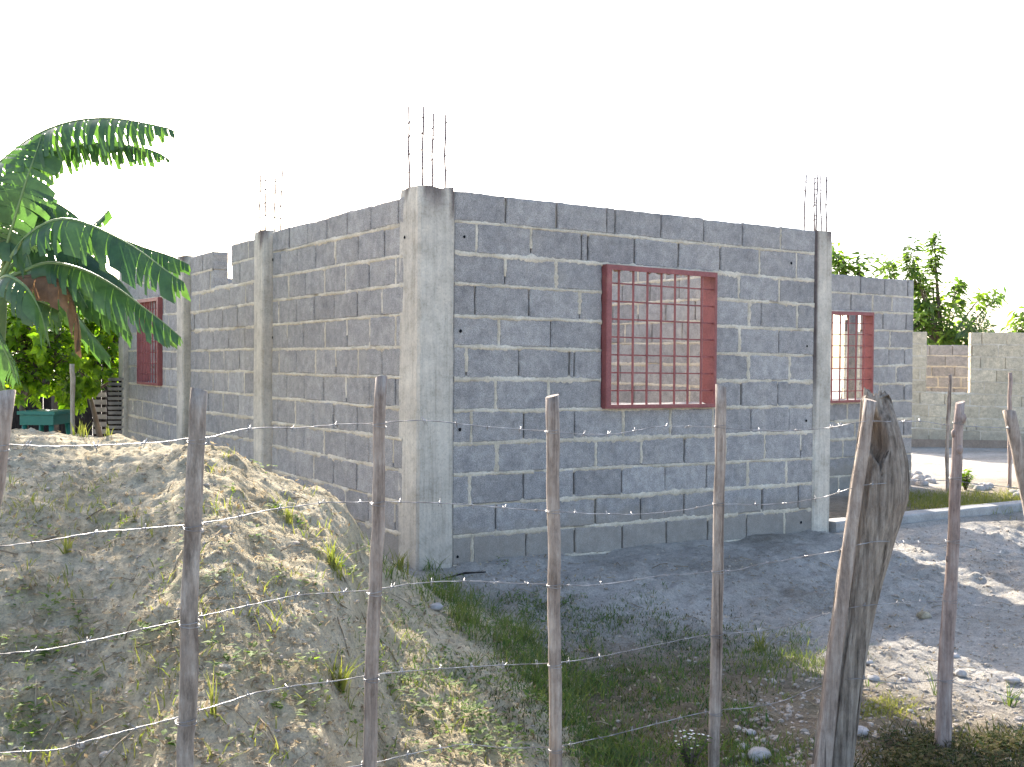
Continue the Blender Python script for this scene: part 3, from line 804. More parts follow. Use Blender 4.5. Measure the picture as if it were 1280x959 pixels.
for pts in strands:
    mb = MB(); path = []
    for (x0, y0), (x1, y1) in zip(pts, pts[1:]):
        ns = max(2, int((x1-x0)/9))
        for q in range(ns):
            t = q/ns; x, y = lerp(x0, x1, t), lerp(y0, y1, t)
            Y = fz(x, 0) + .022
            if 1040 < x < 1128: Y = 3.92 - .095 + .05*abs((x-1085)/43)**2
            p = P(x, y + random.gauss(0, .35), Y); path.append(p)
    # smooth the polyline once
    sm = [path[0]] + [(path[i-1] + path[i]*2 + path[i+1])/4 for i in range(1, len(path)-1)] + [path[-1]]
    for ph in (0, math.pi):                       # two twisted wires
        tw = [p + Vector((0, math.cos(i*1.3+ph), math.sin(i*1.3+ph)))*.0009 for i, p in enumerate(sm)]
        mb.tube(tw, .00098, 5)
    L = 0
    for i in range(1, len(sm)-1):
        L += (sm[i]-sm[i-1]).length
        if L > .125 + random.uniform(-.02, .02):
            L = 0; c = sm[i]; d = (sm[i+1]-sm[i-1]).normalized()
            for sgn in (-1, 1):
                v = Vector((random.uniform(-.4, .4), random.uniform(-1, 1), random.uniform(-1, 1))).normalized()
                mb.tube([c - v*.013 + d*.003*sgn, c + d*.003*sgn, c + v*.013 + d*.003*sgn], .0011, 4)
            mb.tube([c - d*.005, c + d*.005], .0026, 6)
    for (tp, bt, Y, wt, wb, m_, lb) in FP + [((1199, 503), (1179, 915), 4.2, .036, .068, 0, 0)]:
        for a, b in zip(sm, sm[1:]):
            pa = 640 + F*a.x/a.y; pb = 640 + F*b.x/b.y; yy = 458 - F*(a.z-1.5)/a.y
            pc = lerp(tp[0], bt[0], (yy-tp[1])/(bt[1]-tp[1]))
            if pa <= pc < pb:
                c = P(pc, yy, Y); r = lerp(wt, wb, (yy-tp[1])/(bt[1]-tp[1]))/2 + .0022
                for dz in (-.004, .004): mb.tube([c + Vector((math.cos(q*.4488)*r, math.sin(q*.4488)*r, dz + .003*math.sin(q*.4488+dz*300))) for q in range(15)], .0011, 5)
    mb.build('barbed_wire', M['wire'], fence)

# thin stakes further back in the yard
def stake(pts, Y, r, m, label, name='stake'):
    w = [P(x, y, Y) for x, y in pts]; w[-1].z = ground_z(w[-1].x, w[-1].y)-.12
    full = []
    for a, b in zip(w, w[1:]):
        for t in (0, .2, .4, .6, .8): full.append(a.lerp(b, t) + Vector((random.gauss(0, .003), 0, 0)))
    full.append(w[-1])
    mb = MB(); mb.tube(full, [r*random.uniform(.85, 1.1) for _ in full], 9)
    return tag(mb.build(name, M[m]), label, 'stake', 'thin stakes standing in the yard')
stake([(1188, 468), (1187, 500), (1184, 560), (1185, 600)], 11.6, .02, 'wood', 'crooked brown stake before the pale wall, left of the other yard stake')
stake([(1263, 466), (1262, 520), (1262, 606)], 11.9, .022, 'wood_pink', 'straight reddish stake before the pale wall, behind the leaning fence post')
stake([(90, 455), (91, 500), (92, 545)], 10.2, .022, 'stick', 'pale bare pole rising behind the earth heap under the shrubs')

# ------------------------------------------------------------------ leaves and trees
def leaf(mb, p, d, n_, L, w, t, mi=0, fold=.25, droop=.25):
    d = d.normalized(); s_ = d.cross(n_)
    if s_.length < 1e-4: s_ = Vector((1, 0, 0))
    s_.normalize(); up = s_.cross(d)
    a = p; b = p + d*L*.45 - Vector((0, 0, droop*L*.12)); c = p + d*L - Vector((0, 0, droop*L*.5))
    l, r = b + s_*w/2 + up*fold*w*.5, b - s_*w/2 + up*fold*w*.5
    i = mb.add(a, l, c, r, b)
    mb.face((i[0], i[4], i[1]), mi, t); mb.face((i[4], i[2], i[1]), mi, t)
    mb.face((i[0], i[3], i[4]), mi, t); mb.face((i[4], i[3], i[2]), mi, t)
def rv(): 
    while True:
        v = Vector((random.uniform(-1, 1), random.uniform(-1, 1), random.uniform(-1, 1)))
        if .01 < v.length < 1: return v
def tree(name, label, cat, base, fork, tips, m, L, w, n_, rad, trunk_r=.07, droop=.6, group=None, whorl=True, shoot=.5):
    th = thing(name, label, cat, base, group)
    mb = MB(); base, fork = Vector(base), Vector(fork)
    pts = [base.lerp(fork, t) + Vector((.05*math.sin(4*t), 0, 0)) for t in (0, .25, .5, .75, 1)]
    mb.tube(pts, [trunk_r*lerp(1.2, .7, t) for t in (0, .25, .5, .75, 1)], 9, jit=.06)
    lv = MB()
    for (tip, r, dens) in tips:
        tip = Vector(tip); mid = fork.lerp(tip, .5) + Vector((random.uniform(-.2, .2), random.uniform(-.2, .2), -.1))*(tip-fork).length*.3
        path = [fork*(1-t)**2 + mid*2*t*(1-t) + tip*t*t for t in [i/8 for i in range(9)]]
        mb.tube(path, [trunk_r*.45*(1-i/8)+.006 for i in range(9)], 6)
        nn = int(n_*dens); ax = (path[-1]-path[-3]).normalized()
        nsh = max(3, int(nn/14))
        for s_ in range(nsh):
            v = rv(); c = tip + Vector((v.x, v.y, v.z*.85))*r
            if s_ == 0: c = tip.copy()
            back = path[random.randint(4, 8)]
            mb.tube([back, back.lerp(c, .6)+Vector((0, 0, .03)), c], [.008, .005, .003], 4)
            sdir = ((c-back).normalized() + Vector((0, 0, shoot)) + rv()*.5).normalized()
            ln = L*random.uniform(1.2, 2.2)
            tb = random.uniform(0, 1)
            for q in range(max(3, int(nn/nsh))):
                al = random.uniform(-1, 1)*ln*.5; o = rv(); o = (o - sdir*o.dot(sdir)).normalized()
                ld = (o + sdir*.55 + Vector((0, 0, -droop))).normalized()
                leaf(lv, c + sdir*al, ld, (sdir+rv()*.6).normalized(), L*random.uniform(.6, 1.15), w*random.uniform(.7, 1.2), min(1, max(0, tb+random.gauss(0, .22))), 0, .3, droop)
    mb.build('trunk', M['bark'], th); lv.build('crown', m, th)
    return th
def T3(x, y, Y, r, d=1): return (P(x, y, Y), r, d)
# right: tree behind the pale wall
Yt = 22.0; g = P(1180, 463, Yt)
tree('broadleaf_tree', 'leafy green tree with long upright shoots rising behind the pale block wall', 'tree', (g.x, Yt, .1), P(1178, 440, Yt),
     [T3(1168, 298, Yt, .07, .3), T3(1169, 318, Yt, .1, .3), T3(1166, 332, Yt, .1, .25), T3(1139, 318, Yt-.3, .14, .4), T3(1141, 336, Yt-.4, .2, .5), T3(1112, 340, Yt+.3, .24, .55), T3(1150, 352, Yt-.2, .24, .6), T3(1166, 352, Yt, .22, .5), T3(1196, 362, Yt+.2, .2, .5),
      T3(1150, 378, Yt, .3, .9), T3(1172, 384, Yt, .22, .6), T3(1196, 384, Yt, .18, .45), T3(1150, 405, Yt-.3, .38, 1.0), T3(1180, 412, Yt, .3, .7), T3(1205, 418, Yt+.2, .3, .8), T3(1224, 374, Yt+.3, .12, .2), T3(1240, 376, Yt+.3, .14, .28), T3(1130, 390, Yt, .5, 1.1), T3(1200, 440, Yt, .4, 1.1), T3(1165, 440, Yt, .5, 1.4)],
     M['leaf_tree'], .26, .085, 190, .4, .06, .5)
g = P(1250, 463, 20)
fr_ = thing('palm_sapling', 'small pale palm with spiky fronds behind the pale block wall', 'palm', (P(1218, 463, 21.5).x, 21.5, .1))
mb = MB(); c = P(1218, 425, 21.5); mb.tube([(c.x, 21.5, .1), c], .05, 8); mb.build('trunk', M['bark'], fr_)
for ex, ey in ((1212, 395), (1222, 392), (1232, 398), (1203, 402), (1240, 410), (1245, 372), (1200, 412)):
    mb = MB(); e = P(ex, ey, 21.5 + random.uniform(-.3, .3)); mid = (c+e)/2 + Vector((0, 0, .12)); pth = [c*(1-t)**2 + mid*2*t*(1-t) + e*t*t for t in [i/12 for i in range(13)]]
    mb.tube(pth, .008, 5)
    for i in range(2, 13):
        for sg in (-1, 1):
            for q in range(2):
                d = (pth[i]-pth[i-1]).normalized(); s_ = d.cross(Vector((0, 1, .2))).normalized()
                leaf(mb, pth[i], d*.7 + s_*sg*.8 + Vector((0, random.uniform(-.5, .5), -.2)), Vector((0, 1, 0)), random.uniform(.14, .24), .022, random.random(), 0, .1, .6)
    mb.build('frond', M['palm'], fr_)
tree('shade_tree', 'small green treetop showing above the set-back house wall beside the column', 'tree', (P(1060, 463, 18).x, 18.5, .1), P(1062, 400, 18.5),
     [T3(1047, 318, 18.5, .14, .4), T3(1054, 326, 18.5, .12, .3), T3(1052, 345, 18.5, .24, .7), T3(1076, 334, 18.3, .18, .6), T3(1070, 350, 18.4, .24, .6), T3(1040, 340, 18.5, .2, .5)], M['leaf_tree'], .25, .075, 110, .3, .07, .5)
tree('distant_tree', 'bit of green treetop above the pale wall at the right edge', 'tree', (P(1278, 463, 22).x, 22, .1), P(1280, 440, 22),
     [T3(1272, 412, 22, .2, .6), T3(1290, 405, 22, .4, 1), T3(1284, 425, 22, .4, 1)], M['leaf_tree'], .25, .08, 110, .3, .07, .6)
# left: bright shrubs behind the heap
Yb = 11.5
tree('leafy_shrub_tree', 'dense bright green shrub tree behind the banana plant, at the left picture edge', 'tree', (P(30, 463, Yb).x, Yb, .1), P(30, 500, Yb),
     [T3(0, 405, Yb, .4, 1.4), T3(30, 400, Yb, .4, 1.4), T3(60, 420, Yb-.2, .38, 1.4), T3(20, 440, Yb, .42, 1.5), T3(55, 450, Yb, .38, 1.3), T3(-20, 440, Yb, .5, 1.4), T3(75, 440, Yb, .34, 1.1), T3(40, 475, Yb-.2, .3, .9), T3(10, 470, Yb, .3, .9), T3(15, 380, Yb+.3, .35, .9), T3(70, 400, Yb+.3, .35, .9)],
     M['leaf_bright'], .115, .07, 230, .3, .04, .35, shoot=.2)
Yb = 12.6
tree('round_shrub', 'bright yellow-green sunlit shrub beside the far end of the house wall', 'shrub', (P(125, 463, Yb).x, Yb, .1), P(115, 490, Yb),
     [T3(108, 405, Yb, .3, 1.2), T3(130, 400, Yb, .3, 1.2), T3(145, 392, Yb, .24, 1), T3(120, 430, Yb, .36, 1.2), T3(145, 428, Yb, .26, 1), T3(98, 450, Yb, .32, 1), T3(135, 455, Yb, .3, .9), T3(88, 485, Yb-.9, .24, .7), T3(112, 487, Yb-.6, .2, .55), T3(95, 430, Yb, .3, 1), T3(148, 470, Yb, .25, .5)],
     M['leaf_bright'], .115, .075, 210, .3, .035, .3, shoot=.2)
tree('dark_shrub', 'dark green shrub mass deep behind the leaves and pole', 'shrub', (P(60, 463, 14.5).x, 14.5, .1), P(70, 480, 14.5),
     [T3(45, 470, 14.5, .4, .8), T3(105, 475, 14.5, .4, .8), T3(-20, 460, 14.5, .5, .8), T3(75, 455, 14.5, .4, .7)], M['leaf_tree'], .16, .1, 200, .3, .05, .3, shoot=.2)

# ------------------------------------------------------------------ banana plant
Ys = 8.0
ban = thing('banana_plant', 'banana plant with long torn drooping leaves at the left edge', 'banana plant', (P(-12, 463, Ys).x, Ys, .2))
mb = MB(); pts = [(P(-14, 463, Ys).x, Ys, .0), P(-16, 520, Ys), P(-12, 440, Ys), P(-4, 370, Ys), P(2, 340, Ys)]
mb.tube(pts, [.13, .12, .1, .075, .05], 12); mb.build('trunk', M['banana_rib'], ban)
def banana_leaf(mid, W0, m='banana', droop=70, n_=64, tear=.5, base_free=.14, facing=False, tipw=.25, seed=0, dry=False, label=None, yo=0, asym=1.0):
    rnd = random.Random(seed)
    ctrl = [P(x, y, Ys + dy + yo) for x, y, dy in mid]
    pts = []
    for i in range(len(ctrl)-1):                    # Catmull-Rom
        p0, p1, p2, p3 = ctrl[max(0, i-1)], ctrl[i], ctrl[i+1], ctrl[min(len(ctrl)-1, i+2)]
        for q in range(12):
            t = q/12; pts.append(.5*((2*p1) + (p2-p0)*t + (2*p0-5*p1+4*p2-p3)*t*t + (3*p1-p0-3*p2+p3)*t**3))
    pts.append(ctrl[-1])
    cum = [0]
    for a, b in zip(pts, pts[1:]): cum.append(cum[-1]+(b-a).length)
    Lt = cum[-1]
    def at(s_):
        s_ = min(max(s_, 0), Lt*.9999)
        for i in range(len(cum)-1):
            if cum[i+1] >= s_: t = (s_-cum[i])/max(1e-6, cum[i+1]-cum[i]); return pts[i].lerp(pts[i+1], t), (pts[min(i+2, len(pts)-1)]-pts[max(0, i-1)]).normalized()
        return pts[-1], (pts[-1]-pts[-2]).normalized()
    mb = MB(); mb2 = MB()
    mb2.tube([at(Lt*i/24)[0] for i in range(25)], [lerp(.017, .003, i/24) for i in range(25)], 6)
    for side in (-1, 1):
        s_ = Lt*base_free; edge = None
        while s_ < Lt*.995:
            f = (s_/Lt-base_free)/(1-base_free)
            wid = W0*(math.sin(math.pi*min(1, f*.93+.05))**.45)*(1 if f < .8 else lerp(1, tipw, (f-.8)/.2))*(asym if side > 0 else 1)
            wl = rnd.uniform(.018, .06) if rnd.random() < tear else rnd.uniform(.05, .13)
            gapw = (rnd.uniform(.0005, .008) if rnd.random() < tear else .001)
            e = min(s_+wl, Lt)
            ln = wid*(rnd.uniform(.72, 1.12) if tear > .6 else rnd.uniform(.8, 1.06)); extra = rnd.gauss(0, 8)*tear; sw = rnd.gauss(0, .09)*tear
            tval = min(1, max(0, rnd.gauss(.5, .25)))
            rows = []
            for k in range(6):
                u = k/5; row = []
                for e_i, sp in enumerate((s_, (s_+e)/2, e)):
                    c, d = at(sp)
                    if facing: sv = d.cross(Vector((0, 1, 0))).normalized(); sv = sv*side + Vector((0, -.25 if side > 0 else .1, 0)); dn = Vector((0, 0, -1))
                    else: sv = d.cross(Vector((0, 0, 1))).normalized()*side; dn = Vector((0, 0, -1))
                    a0 = R(droop*.55 + extra*.4); a1 = R(min(96, droop*1.18 + extra))
                    pos = c.copy(); seg = ln/5
                    for q in range(k):
                        a = lerp(a0, a1, q/4); pos += (sv*math.cos(a) + dn*math.sin(a) + d*(.22+sw*q*.3)).normalized()*seg
                    shr = 1 - .3*u**2 if wl < .08 else 1
                    row.append((pos, shr))
                cm = row[1][0]; row = [cm + (p-cm)*sh for p, sh in row]
                rows.append(mb.add(*row))
            for k in range(5):
                for q in range(2): mb.face((rows[k][q], rows[k][q+1], rows[k+1][q+1], rows[k+1][q]), 0, tval, True)
            s_ = e + gapw
    o = mb.build('leaf', M[m], ban)
    if label: o['label'] = label
    mb2.build('midrib', M['banana_dry'] if dry else M['banana_rib'], o)
    return o
def z0(l): return [(x, y, 0) for x, y in l]
banana_leaf([(0, 345, 0), (-40, 270, 0), (-20, 222, -.05), (10, 195, -.1), (45, 169, -.15), (90, 152, -.2), (140, 148, -.25), (185, 155, -.3), (208, 160, -.3), (218, 164, -.3), (214, 172, -.3)], .36, tear=.97, droop=74, seed=1, tipw=.2, base_free=.12, n_=90, label='long arching leaf, topmost, torn to ribbons')
banana_leaf([(2, 345, -.2), (8, 310, -.3), (20, 268, -.35), (34, 222, -.35), (46, 188, -.3), (52, 168, -.25)], .23, tear=.8, droop=30, facing=True, seed=2, tipw=.4, base_free=.18)
banana_leaf([(2, 345, .3), (20, 300, .3), (40, 262, .35), (62, 252, .4), (85, 263, .4), (104, 278, .4)], .26, tear=.7, droop=72, seed=3)
banana_leaf([(0, 350, -.3), (18, 315, -.35), (40, 290, -.45), (70, 275, -.5), (100, 277, -.55), (140, 294, -.6), (175, 314, -.65), (210, 340, -.7), (230, 353, -.7)], .34, tear=.7, droop=74, seed=4, tipw=.75, base_free=.2, label='broad leaf reaching right to the house wall')
banana_leaf([(2, 345, .5), (60, 292, .6), (120, 290, .7), (180, 310, .8), (215, 321, .8), (236, 331, .8)], .3, tear=.6, droop=70, seed=5, tipw=.6)
banana_leaf([(2, 352, -.2), (30, 339, -.3), (60, 329, -.35), (100, 336, -.4), (140, 356, -.45), (180, 385, -.5), (205, 404, -.5), (226, 422, -.5)], .29, tear=.7, droop=72, seed=6, tipw=.6, base_free=.2)
banana_leaf([(2, 350, .4), (50, 330, .4), (95, 328, .4), (128, 338, .4), (150, 352, .4), (175, 385, .4)], .27, tear=.5, droop=72, seed=7)
banana_leaf([(4, 355, -.25), (22, 348, -.3), (48, 345, -.35), (72, 350, -.4), (86, 366, -.4), (95, 392, -.4), (98, 418, -.4), (96, 436, -.4)], .24, m='banana_dry', tear=.6, droop=78, seed=8, dry=True, label='dead brown leaf hanging limp', tipw=.5)
banana_leaf([(4, 356, -.1), (20, 366, -.2), (48, 376, -.3), (74, 388, -.35)], .26, tear=.3, droop=78, seed=9)
banana_leaf([(2, 350, .1), (40, 350, .3), (80, 375, .5), (110, 412, .6), (138, 446, .7)], .24, tear=.4, droop=74, seed=10)
banana_leaf([(-4, 345, 0), (-30, 300, -.2), (-25, 245, -.2), (0, 232, -.2), (14, 252, -.2), (22, 285, -.2)], .25, tear=.6, droop=72, seed=11)
banana_leaf([(10, 340, .6), (60, 310, .6), (95, 292, .6), (118, 280, .6), (136, 262, .6)], .1, tear=.8, droop=60, seed=12, base_free=.55)
banana_leaf([(-4, 360, -.2), (-14, 390, -.3), (0, 425, -.35), (14, 455, -.35), (20, 478, -.35)], .2, tear=.5, droop=70, seed=13, facing=True)

banana_leaf([(-4, 345, .1), (-10, 280, .1), (10, 226, .05), (50, 194, 0), (100, 180, -.05), (150, 181, -.1), (190, 188, -.1), (212, 200, -.1)], .2, tear=.98, droop=76, seed=31, base_free=.4, tipw=.3)
banana_leaf([(0, 350, .2), (30, 318, .3), (60, 306, .35), (100, 312, .4), (130, 335, .4), (150, 365, .4)], .3, tear=.6, droop=74, seed=21)
banana_leaf([(-6, 340, .3), (-20, 280, .3), (0, 245, .3), (28, 236, .3), (55, 250, .3), (76, 285, .3)], .26, tear=.8, droop=74, seed=22)
banana_leaf([(-2, 350, .5), (20, 325, .6), (50, 318, .7), (85, 345, .8), (110, 385, .8)], .3, tear=.6, droop=74, seed=23)
banana_leaf([(-4, 355, -.3), (10, 345, -.5), (35, 362, -.6), (52, 395, -.6), (58, 425, -.6)], .22, tear=.5, droop=74, seed=24)
banana_leaf([(-8, 330, .2), (-14, 280, .4), (-2, 240, .5), (18, 222, .5), (40, 232, .5), (62, 262, .5)], .34, tear=.5, droop=74, seed=41)
banana_leaf([(-6, 350, -.1), (-10, 315, -.2), (6, 292, -.25), (26, 300, -.25), (38, 330, -.25), (42, 365, -.25)], .28, tear=.4, droop=74, seed=42)
banana_leaf([(-6, 352, .6), (20, 342, .7), (60, 345, .8), (110, 362, .9), (150, 392, .9), (165, 420, .9)], .3, tear=.5, droop=74, seed=43)
# ------------------------------------------------------------------ things in the shade behind the heap
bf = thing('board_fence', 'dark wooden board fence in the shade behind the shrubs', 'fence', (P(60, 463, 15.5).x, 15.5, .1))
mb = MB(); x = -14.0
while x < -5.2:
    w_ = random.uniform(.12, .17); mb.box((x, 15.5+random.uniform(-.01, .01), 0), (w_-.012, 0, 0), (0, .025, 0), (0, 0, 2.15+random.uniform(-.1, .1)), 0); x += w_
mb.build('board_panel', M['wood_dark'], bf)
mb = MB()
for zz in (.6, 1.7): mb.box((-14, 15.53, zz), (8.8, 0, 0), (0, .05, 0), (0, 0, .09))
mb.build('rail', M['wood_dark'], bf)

tb = thing('plastic_table', 'turquoise plastic garden table half hidden behind the earth heap', 'table', (P(57, 463, 11).x, 11, .18))
mb = MB(); c = P(58, 513, 11); hw, hd, zt = .17, .25, c.z
mb.box((c.x-hw-.02, 11-hd, zt-.035), (2*hw+.04, 0, 0), (0, 2*hd, 0), (0, 0, .035)); mb.build('tabletop', M['turq'], tb)
mb = MB()
mb.box((c.x-hw, 11-hd+.02, zt-.14), (2*hw, 0, 0), (0, .02, 0), (0, 0, .1)); mb.box((c.x-hw, 11+hd-.04, zt-.14), (2*hw, 0, 0), (0, .02, 0), (0, 0, .1))
mb.box((c.x-hw, 11-hd+.045, zt-.139), (.02, 0, 0), (0, 2*hd-.09, 0), (0, 0, .1)); mb.box((c.x+hw-.02, 11-hd+.045, zt-.139), (.02, 0, 0), (0, 2*hd-.09, 0), (0, 0, .1)); mb.build('apron', M['turq'], tb)
for sx in (-1, 1):
    for sy in (-1, 1):
        mb = MB(); mb.tube([(c.x+sx*(hw+.03), 11+sy*(hd+.03), .15), (c.x+sx*(hw-.045), 11+sy*(hd-.07), zt-.037)], [.02, .028], 8); mb.build('leg', M['turq'], tb)

def slat_panel(px0, px1, pyt, pyb, Y, n_, label):
    th = thing('slatted_panel', label, 'panel', (P(px0, 463, Y).x, Y, .2))
    a, b = P(px0, pyt, Y), P(px1, pyb, Y); hgt = (a.z-b.z)/n_; wid = b.x-a.x
    for i in range(n_ + 6):
        z = a.z - (i+1)*hgt
        if z < .15: break
        mb = MB(); mb.box((a.x, Y + (.012 if i % 2 else 0), z), (wid, .02, 0), (0, .02, -.004), (0, -.018, hgt*.62)); mb.build('slat', M['zinc'], th)
    mb = MB(); mb.box((a.x+.02, Y+.05, .1), (.05, 0, 0), (0, .04, 0), (0, 0, a.z-.12)); mb.box((b.x-.07, Y+.05, .1), (.05, 0, 0), (0, .04, 0), (0, 0, a.z-.12)); mb.build('frame', M['wood_dark'], th)
slat_panel(135, 154, 470, 536, 12.2, 11, 'pale grey slatted panel beside the far house corner')
slat_panel(116, 132, 487, 524, 13.4, 4, 'shaded dark slatted panel left of the pale one')

# ------------------------------------------------------------------ small things on the ground
def on(px, py, lo=2.5, hi=16):                       # where the sight line meets the ground
    r = ray(px, py); y = lo
    while y < hi:
        p = CAM + r*(y/r.y)
        if p.z <= surf_z(p.x, p.y): p.z = surf_z(p.x, p.y); return p
        y += .02
    return None
def stone(px, py, r, label, group=None, m='stone', sq=.65):
    p = on(px, py); mb = MB(); random.seed(int(px*7+py)); stone_mesh(mb, (0, 0, 0), r, sq, 0, 3, px)
    o = mb.build('stone', M[m]); o.location = (p.x, p.y, p.z + r*sq*.35)
    return tag(o, label, 'stone', group)
for x, y, r in ((1131, 604, .10), (1139, 597, .09), (1141, 606, .11), (1149, 600, .10), (1153, 607, .10), (1158, 599, .09), (1163, 604, .10), (1147, 593, .07), (1127, 597, .08)):
    stone(x, y, r*.72, 'rounded stone in the heap of stones beside the thick trunk post', 'stones heaped beside the trunk post')
for x, y, r in ((1217, 611, .09), (1224, 613, .09), (1231, 612, .10), (1237, 609, .08), (1228, 608, .07)):
    stone(x, y, r*.7, 'grey stone in the flat row right of the yellow-green plant', 'stones right of the little plant')
for x, y, r in ((1268, 620, .07), (1275, 623, .08), (1279, 617, .07)):
    stone(x, y, r, 'brown stone lying near the foot of the leaning post', 'stones by the leaning post')
for x, y, r, lb in ((948, 948, .045, 'large pale rounded stone at the bottom edge right of a fence post'), (1201, 847, .034, 'pale pinkish stone right of the peeled post in the sun'), (1092, 852, .03, 'grey sunlit stone between the trunk post and peeled post'),
                    (1086, 829, .022, 'small sunlit stone just right of the trunk post'), (1132, 852, .026, 'round stone left of the peeled post in the sun'), (1192, 822, .03, 'shaded pink stone touching the peeled post'),
                    (1075, 916, .035, 'long pale stone at the foot of the trunk post'), (1265, 856, .03, 'dull stone in the shade at far right'), (545, 762, .036, 'white stone at the lit edge of the earth heap'),
                    (1155, 772, .045, 'dark clod of earth beside a dry stalk'), (930, 938, .026, 'small grey stone left of the largest pale one'), (938, 918, .024, 'flat grey stone above the largest pale one')):
    stone(x, y, r, lb, m='mound' if 'clod' in lb else 'stone', sq=.55)

random.seed(77)
# gravel
mb = MB(); cnt = 0
def patch(x0, x1, y0, y1, n_, r0, r1, avoid=None, sub=1):
    for _ in range(n_):
        px, py = random.uniform(x0, x1), random.uniform(y0, y1); p = on(px, py, 2.4, 9)
        if p is None or (avoid and avoid(p)): continue
        r = lerp(r0, r1, random.random()**3); stone_mesh(mb, (p.x, p.y, p.z-r*.1), r, random.uniform(.45, .8), 0, sub, random.random()*50)
onm = lambda p: mound_z(p.x, p.y) > ground_z(p.x, p.y)
patch(1050, 1280, 660, 800, 600, .005, .018, onm); patch(940, 1280, 790, 959, 1500, .004, .018, onm); patch(920, 1010, 880, 959, 110, .006, .02, onm); patch(560, 1060, 690, 800, 420, .004, .014, onm); patch(700, 960, 800, 959, 250, .004, .014, onm)
patch(0, 700, 560, 959, 1300, .003, .009, lambda p: not onm(p))
patch(0, 700, 560, 959, 90, .008, .02, lambda p: not onm(p))
tag(mb.build('gravel', M['gravel']), kind='stuff')

# dry litter: leaf scraps and twigs
mb = MB()
for _ in range(9000):
    if random.random() < .75: p = on(random.uniform(-20, 720), random.uniform(540, 965), 2.4, 8)
    else: p = on(random.uniform(560, 1290), random.uniform(690, 965), 2.4, 9)
    if p is None: continue
    d = Vector((random.uniform(-1, 1), random.uniform(-1, 1), random.uniform(-.2, .5)))
    leaf(mb, p + Vector((0, 0, .004)), d, Vector((random.uniform(-.4, .4), random.uniform(-.4, .4), 1)), random.uniform(.010, .034), random.uniform(.005, .016), random.random(), 0, .4, -.2)
for _ in range(260):
    p = on(random.uniform(-20, 1280), random.uniform(600, 965), 2.4, 8)
    if p is None: continue
    a = random.uniform(0, 6.28); L = random.uniform(.04, .14)
    e = p + Vector((math.cos(a)*L, math.sin(a)*L, 0)); e.z = surf_z(e.x, e.y)
    mb.tube([p + Vector((0, 0, .006)), (p+e)/2 + Vector((0, 0, random.uniform(.006, .02))), e + Vector((0, 0, .006))], random.uniform(.0012, .0028), 4, t=random.random())
tag(mb.build('dry_litter', M['litter']), kind='stuff')

def blade(mb, p, h, w, lean, t, mi=0):
    a = random.uniform(0, 6.28); s_ = Vector((math.cos(a), math.sin(a), 0)); l = Vector((random.gauss(0, 1), random.gauss(0, 1), 0))*lean*h
    q = p + Vector((0, 0, h*.55)) + l*.35; e = p + Vector((0, 0, h)) + l
    i = mb.add(p - s_*w/2, p + s_*w/2, q - s_*w*.4, q + s_*w*.4, e)
    mb.face((i[0], i[1], i[3], i[2]), mi, t); mb.face((i[2], i[3], i[4]), mi, t)
# grass in the shaded hollow and along the foot of the heap
mb = MB()
def grass_at(px, py, n_, spread, h, t0, cond=None):
    c = on(px, py, 2.4, 12)
    if c is None: return
    for _ in range(n_):
        x, y = c.x + random.gauss(0, spread), c.y + random.gauss(0, spread)
        if cond and not cond(x, y): continue
        blade(mb, Vector((x, y, surf_z(x, y)-.005)), h*random.uniform(.4, 1.2), random.uniform(.003, .006), .55, min(1, max(0, random.gauss(t0, .25))))
for _ in range(620):
    t = random.random(); px = lerp(520, 900, t) + random.gauss(0, 50); py = lerp(745, 850, random.random()) + random.gauss(0, 22) + (px-520)*.08
    if fbm(px*.012, py*.02, 1, 3) < -.08: continue
    grass_at(px, py, random.randint(10, 28), .055, random.uniform(.015, .042), .3)
for _ in range(110):
    t = random.random(); grass_at(lerp(508, 730, t)+random.gauss(10, 16), lerp(722, 880, t)+random.gauss(0, 14), 22, .03, random.uniform(.06, .12), .45)
for _ in range(90): grass_at(random.uniform(690, 960), random.uniform(830, 955), 14, .05, .05, .3)
for _ in range(70): grass_at(random.gauss(985, 40), random.gauss(825, 18), 12, .04, .06, .6)
for _ in range(100): grass_at(random.uniform(740, 1010), random.uniform(930, 975), 14, .05, .05, .35)
for _ in range(170): t = random.random(); grass_at(lerp(640, 770, t)+random.gauss(8, 16), lerp(815, 975, t)+random.gauss(0, 12), 18, .045, random.uniform(.025, .06), .4)
tag(mb.build('grass', M['grass']), kind='stuff')
mb = MB()
for _ in range(430): grass_at(random.uniform(1120, 1300), random.uniform(618, 640), 10, .1, .08, .6)
for _ in range(130): grass_at(random.uniform(0, 600), random.uniform(560, 950), 8, .035, random.uniform(.03, .07), .5, lambda x, y: mound_z(x, y) > ground_z(x, y))
for _ in range(30): grass_at(random.gauss(80, 50), random.gauss(628, 18), 7, .05, .045, .6)
for _ in range(60): grass_at(random.gauss(1100, 22), random.gauss(890, 7), 12, .03, .03, .9)
tag(mb.build('dry_grass', M['grass_yellow']), kind='stuff')
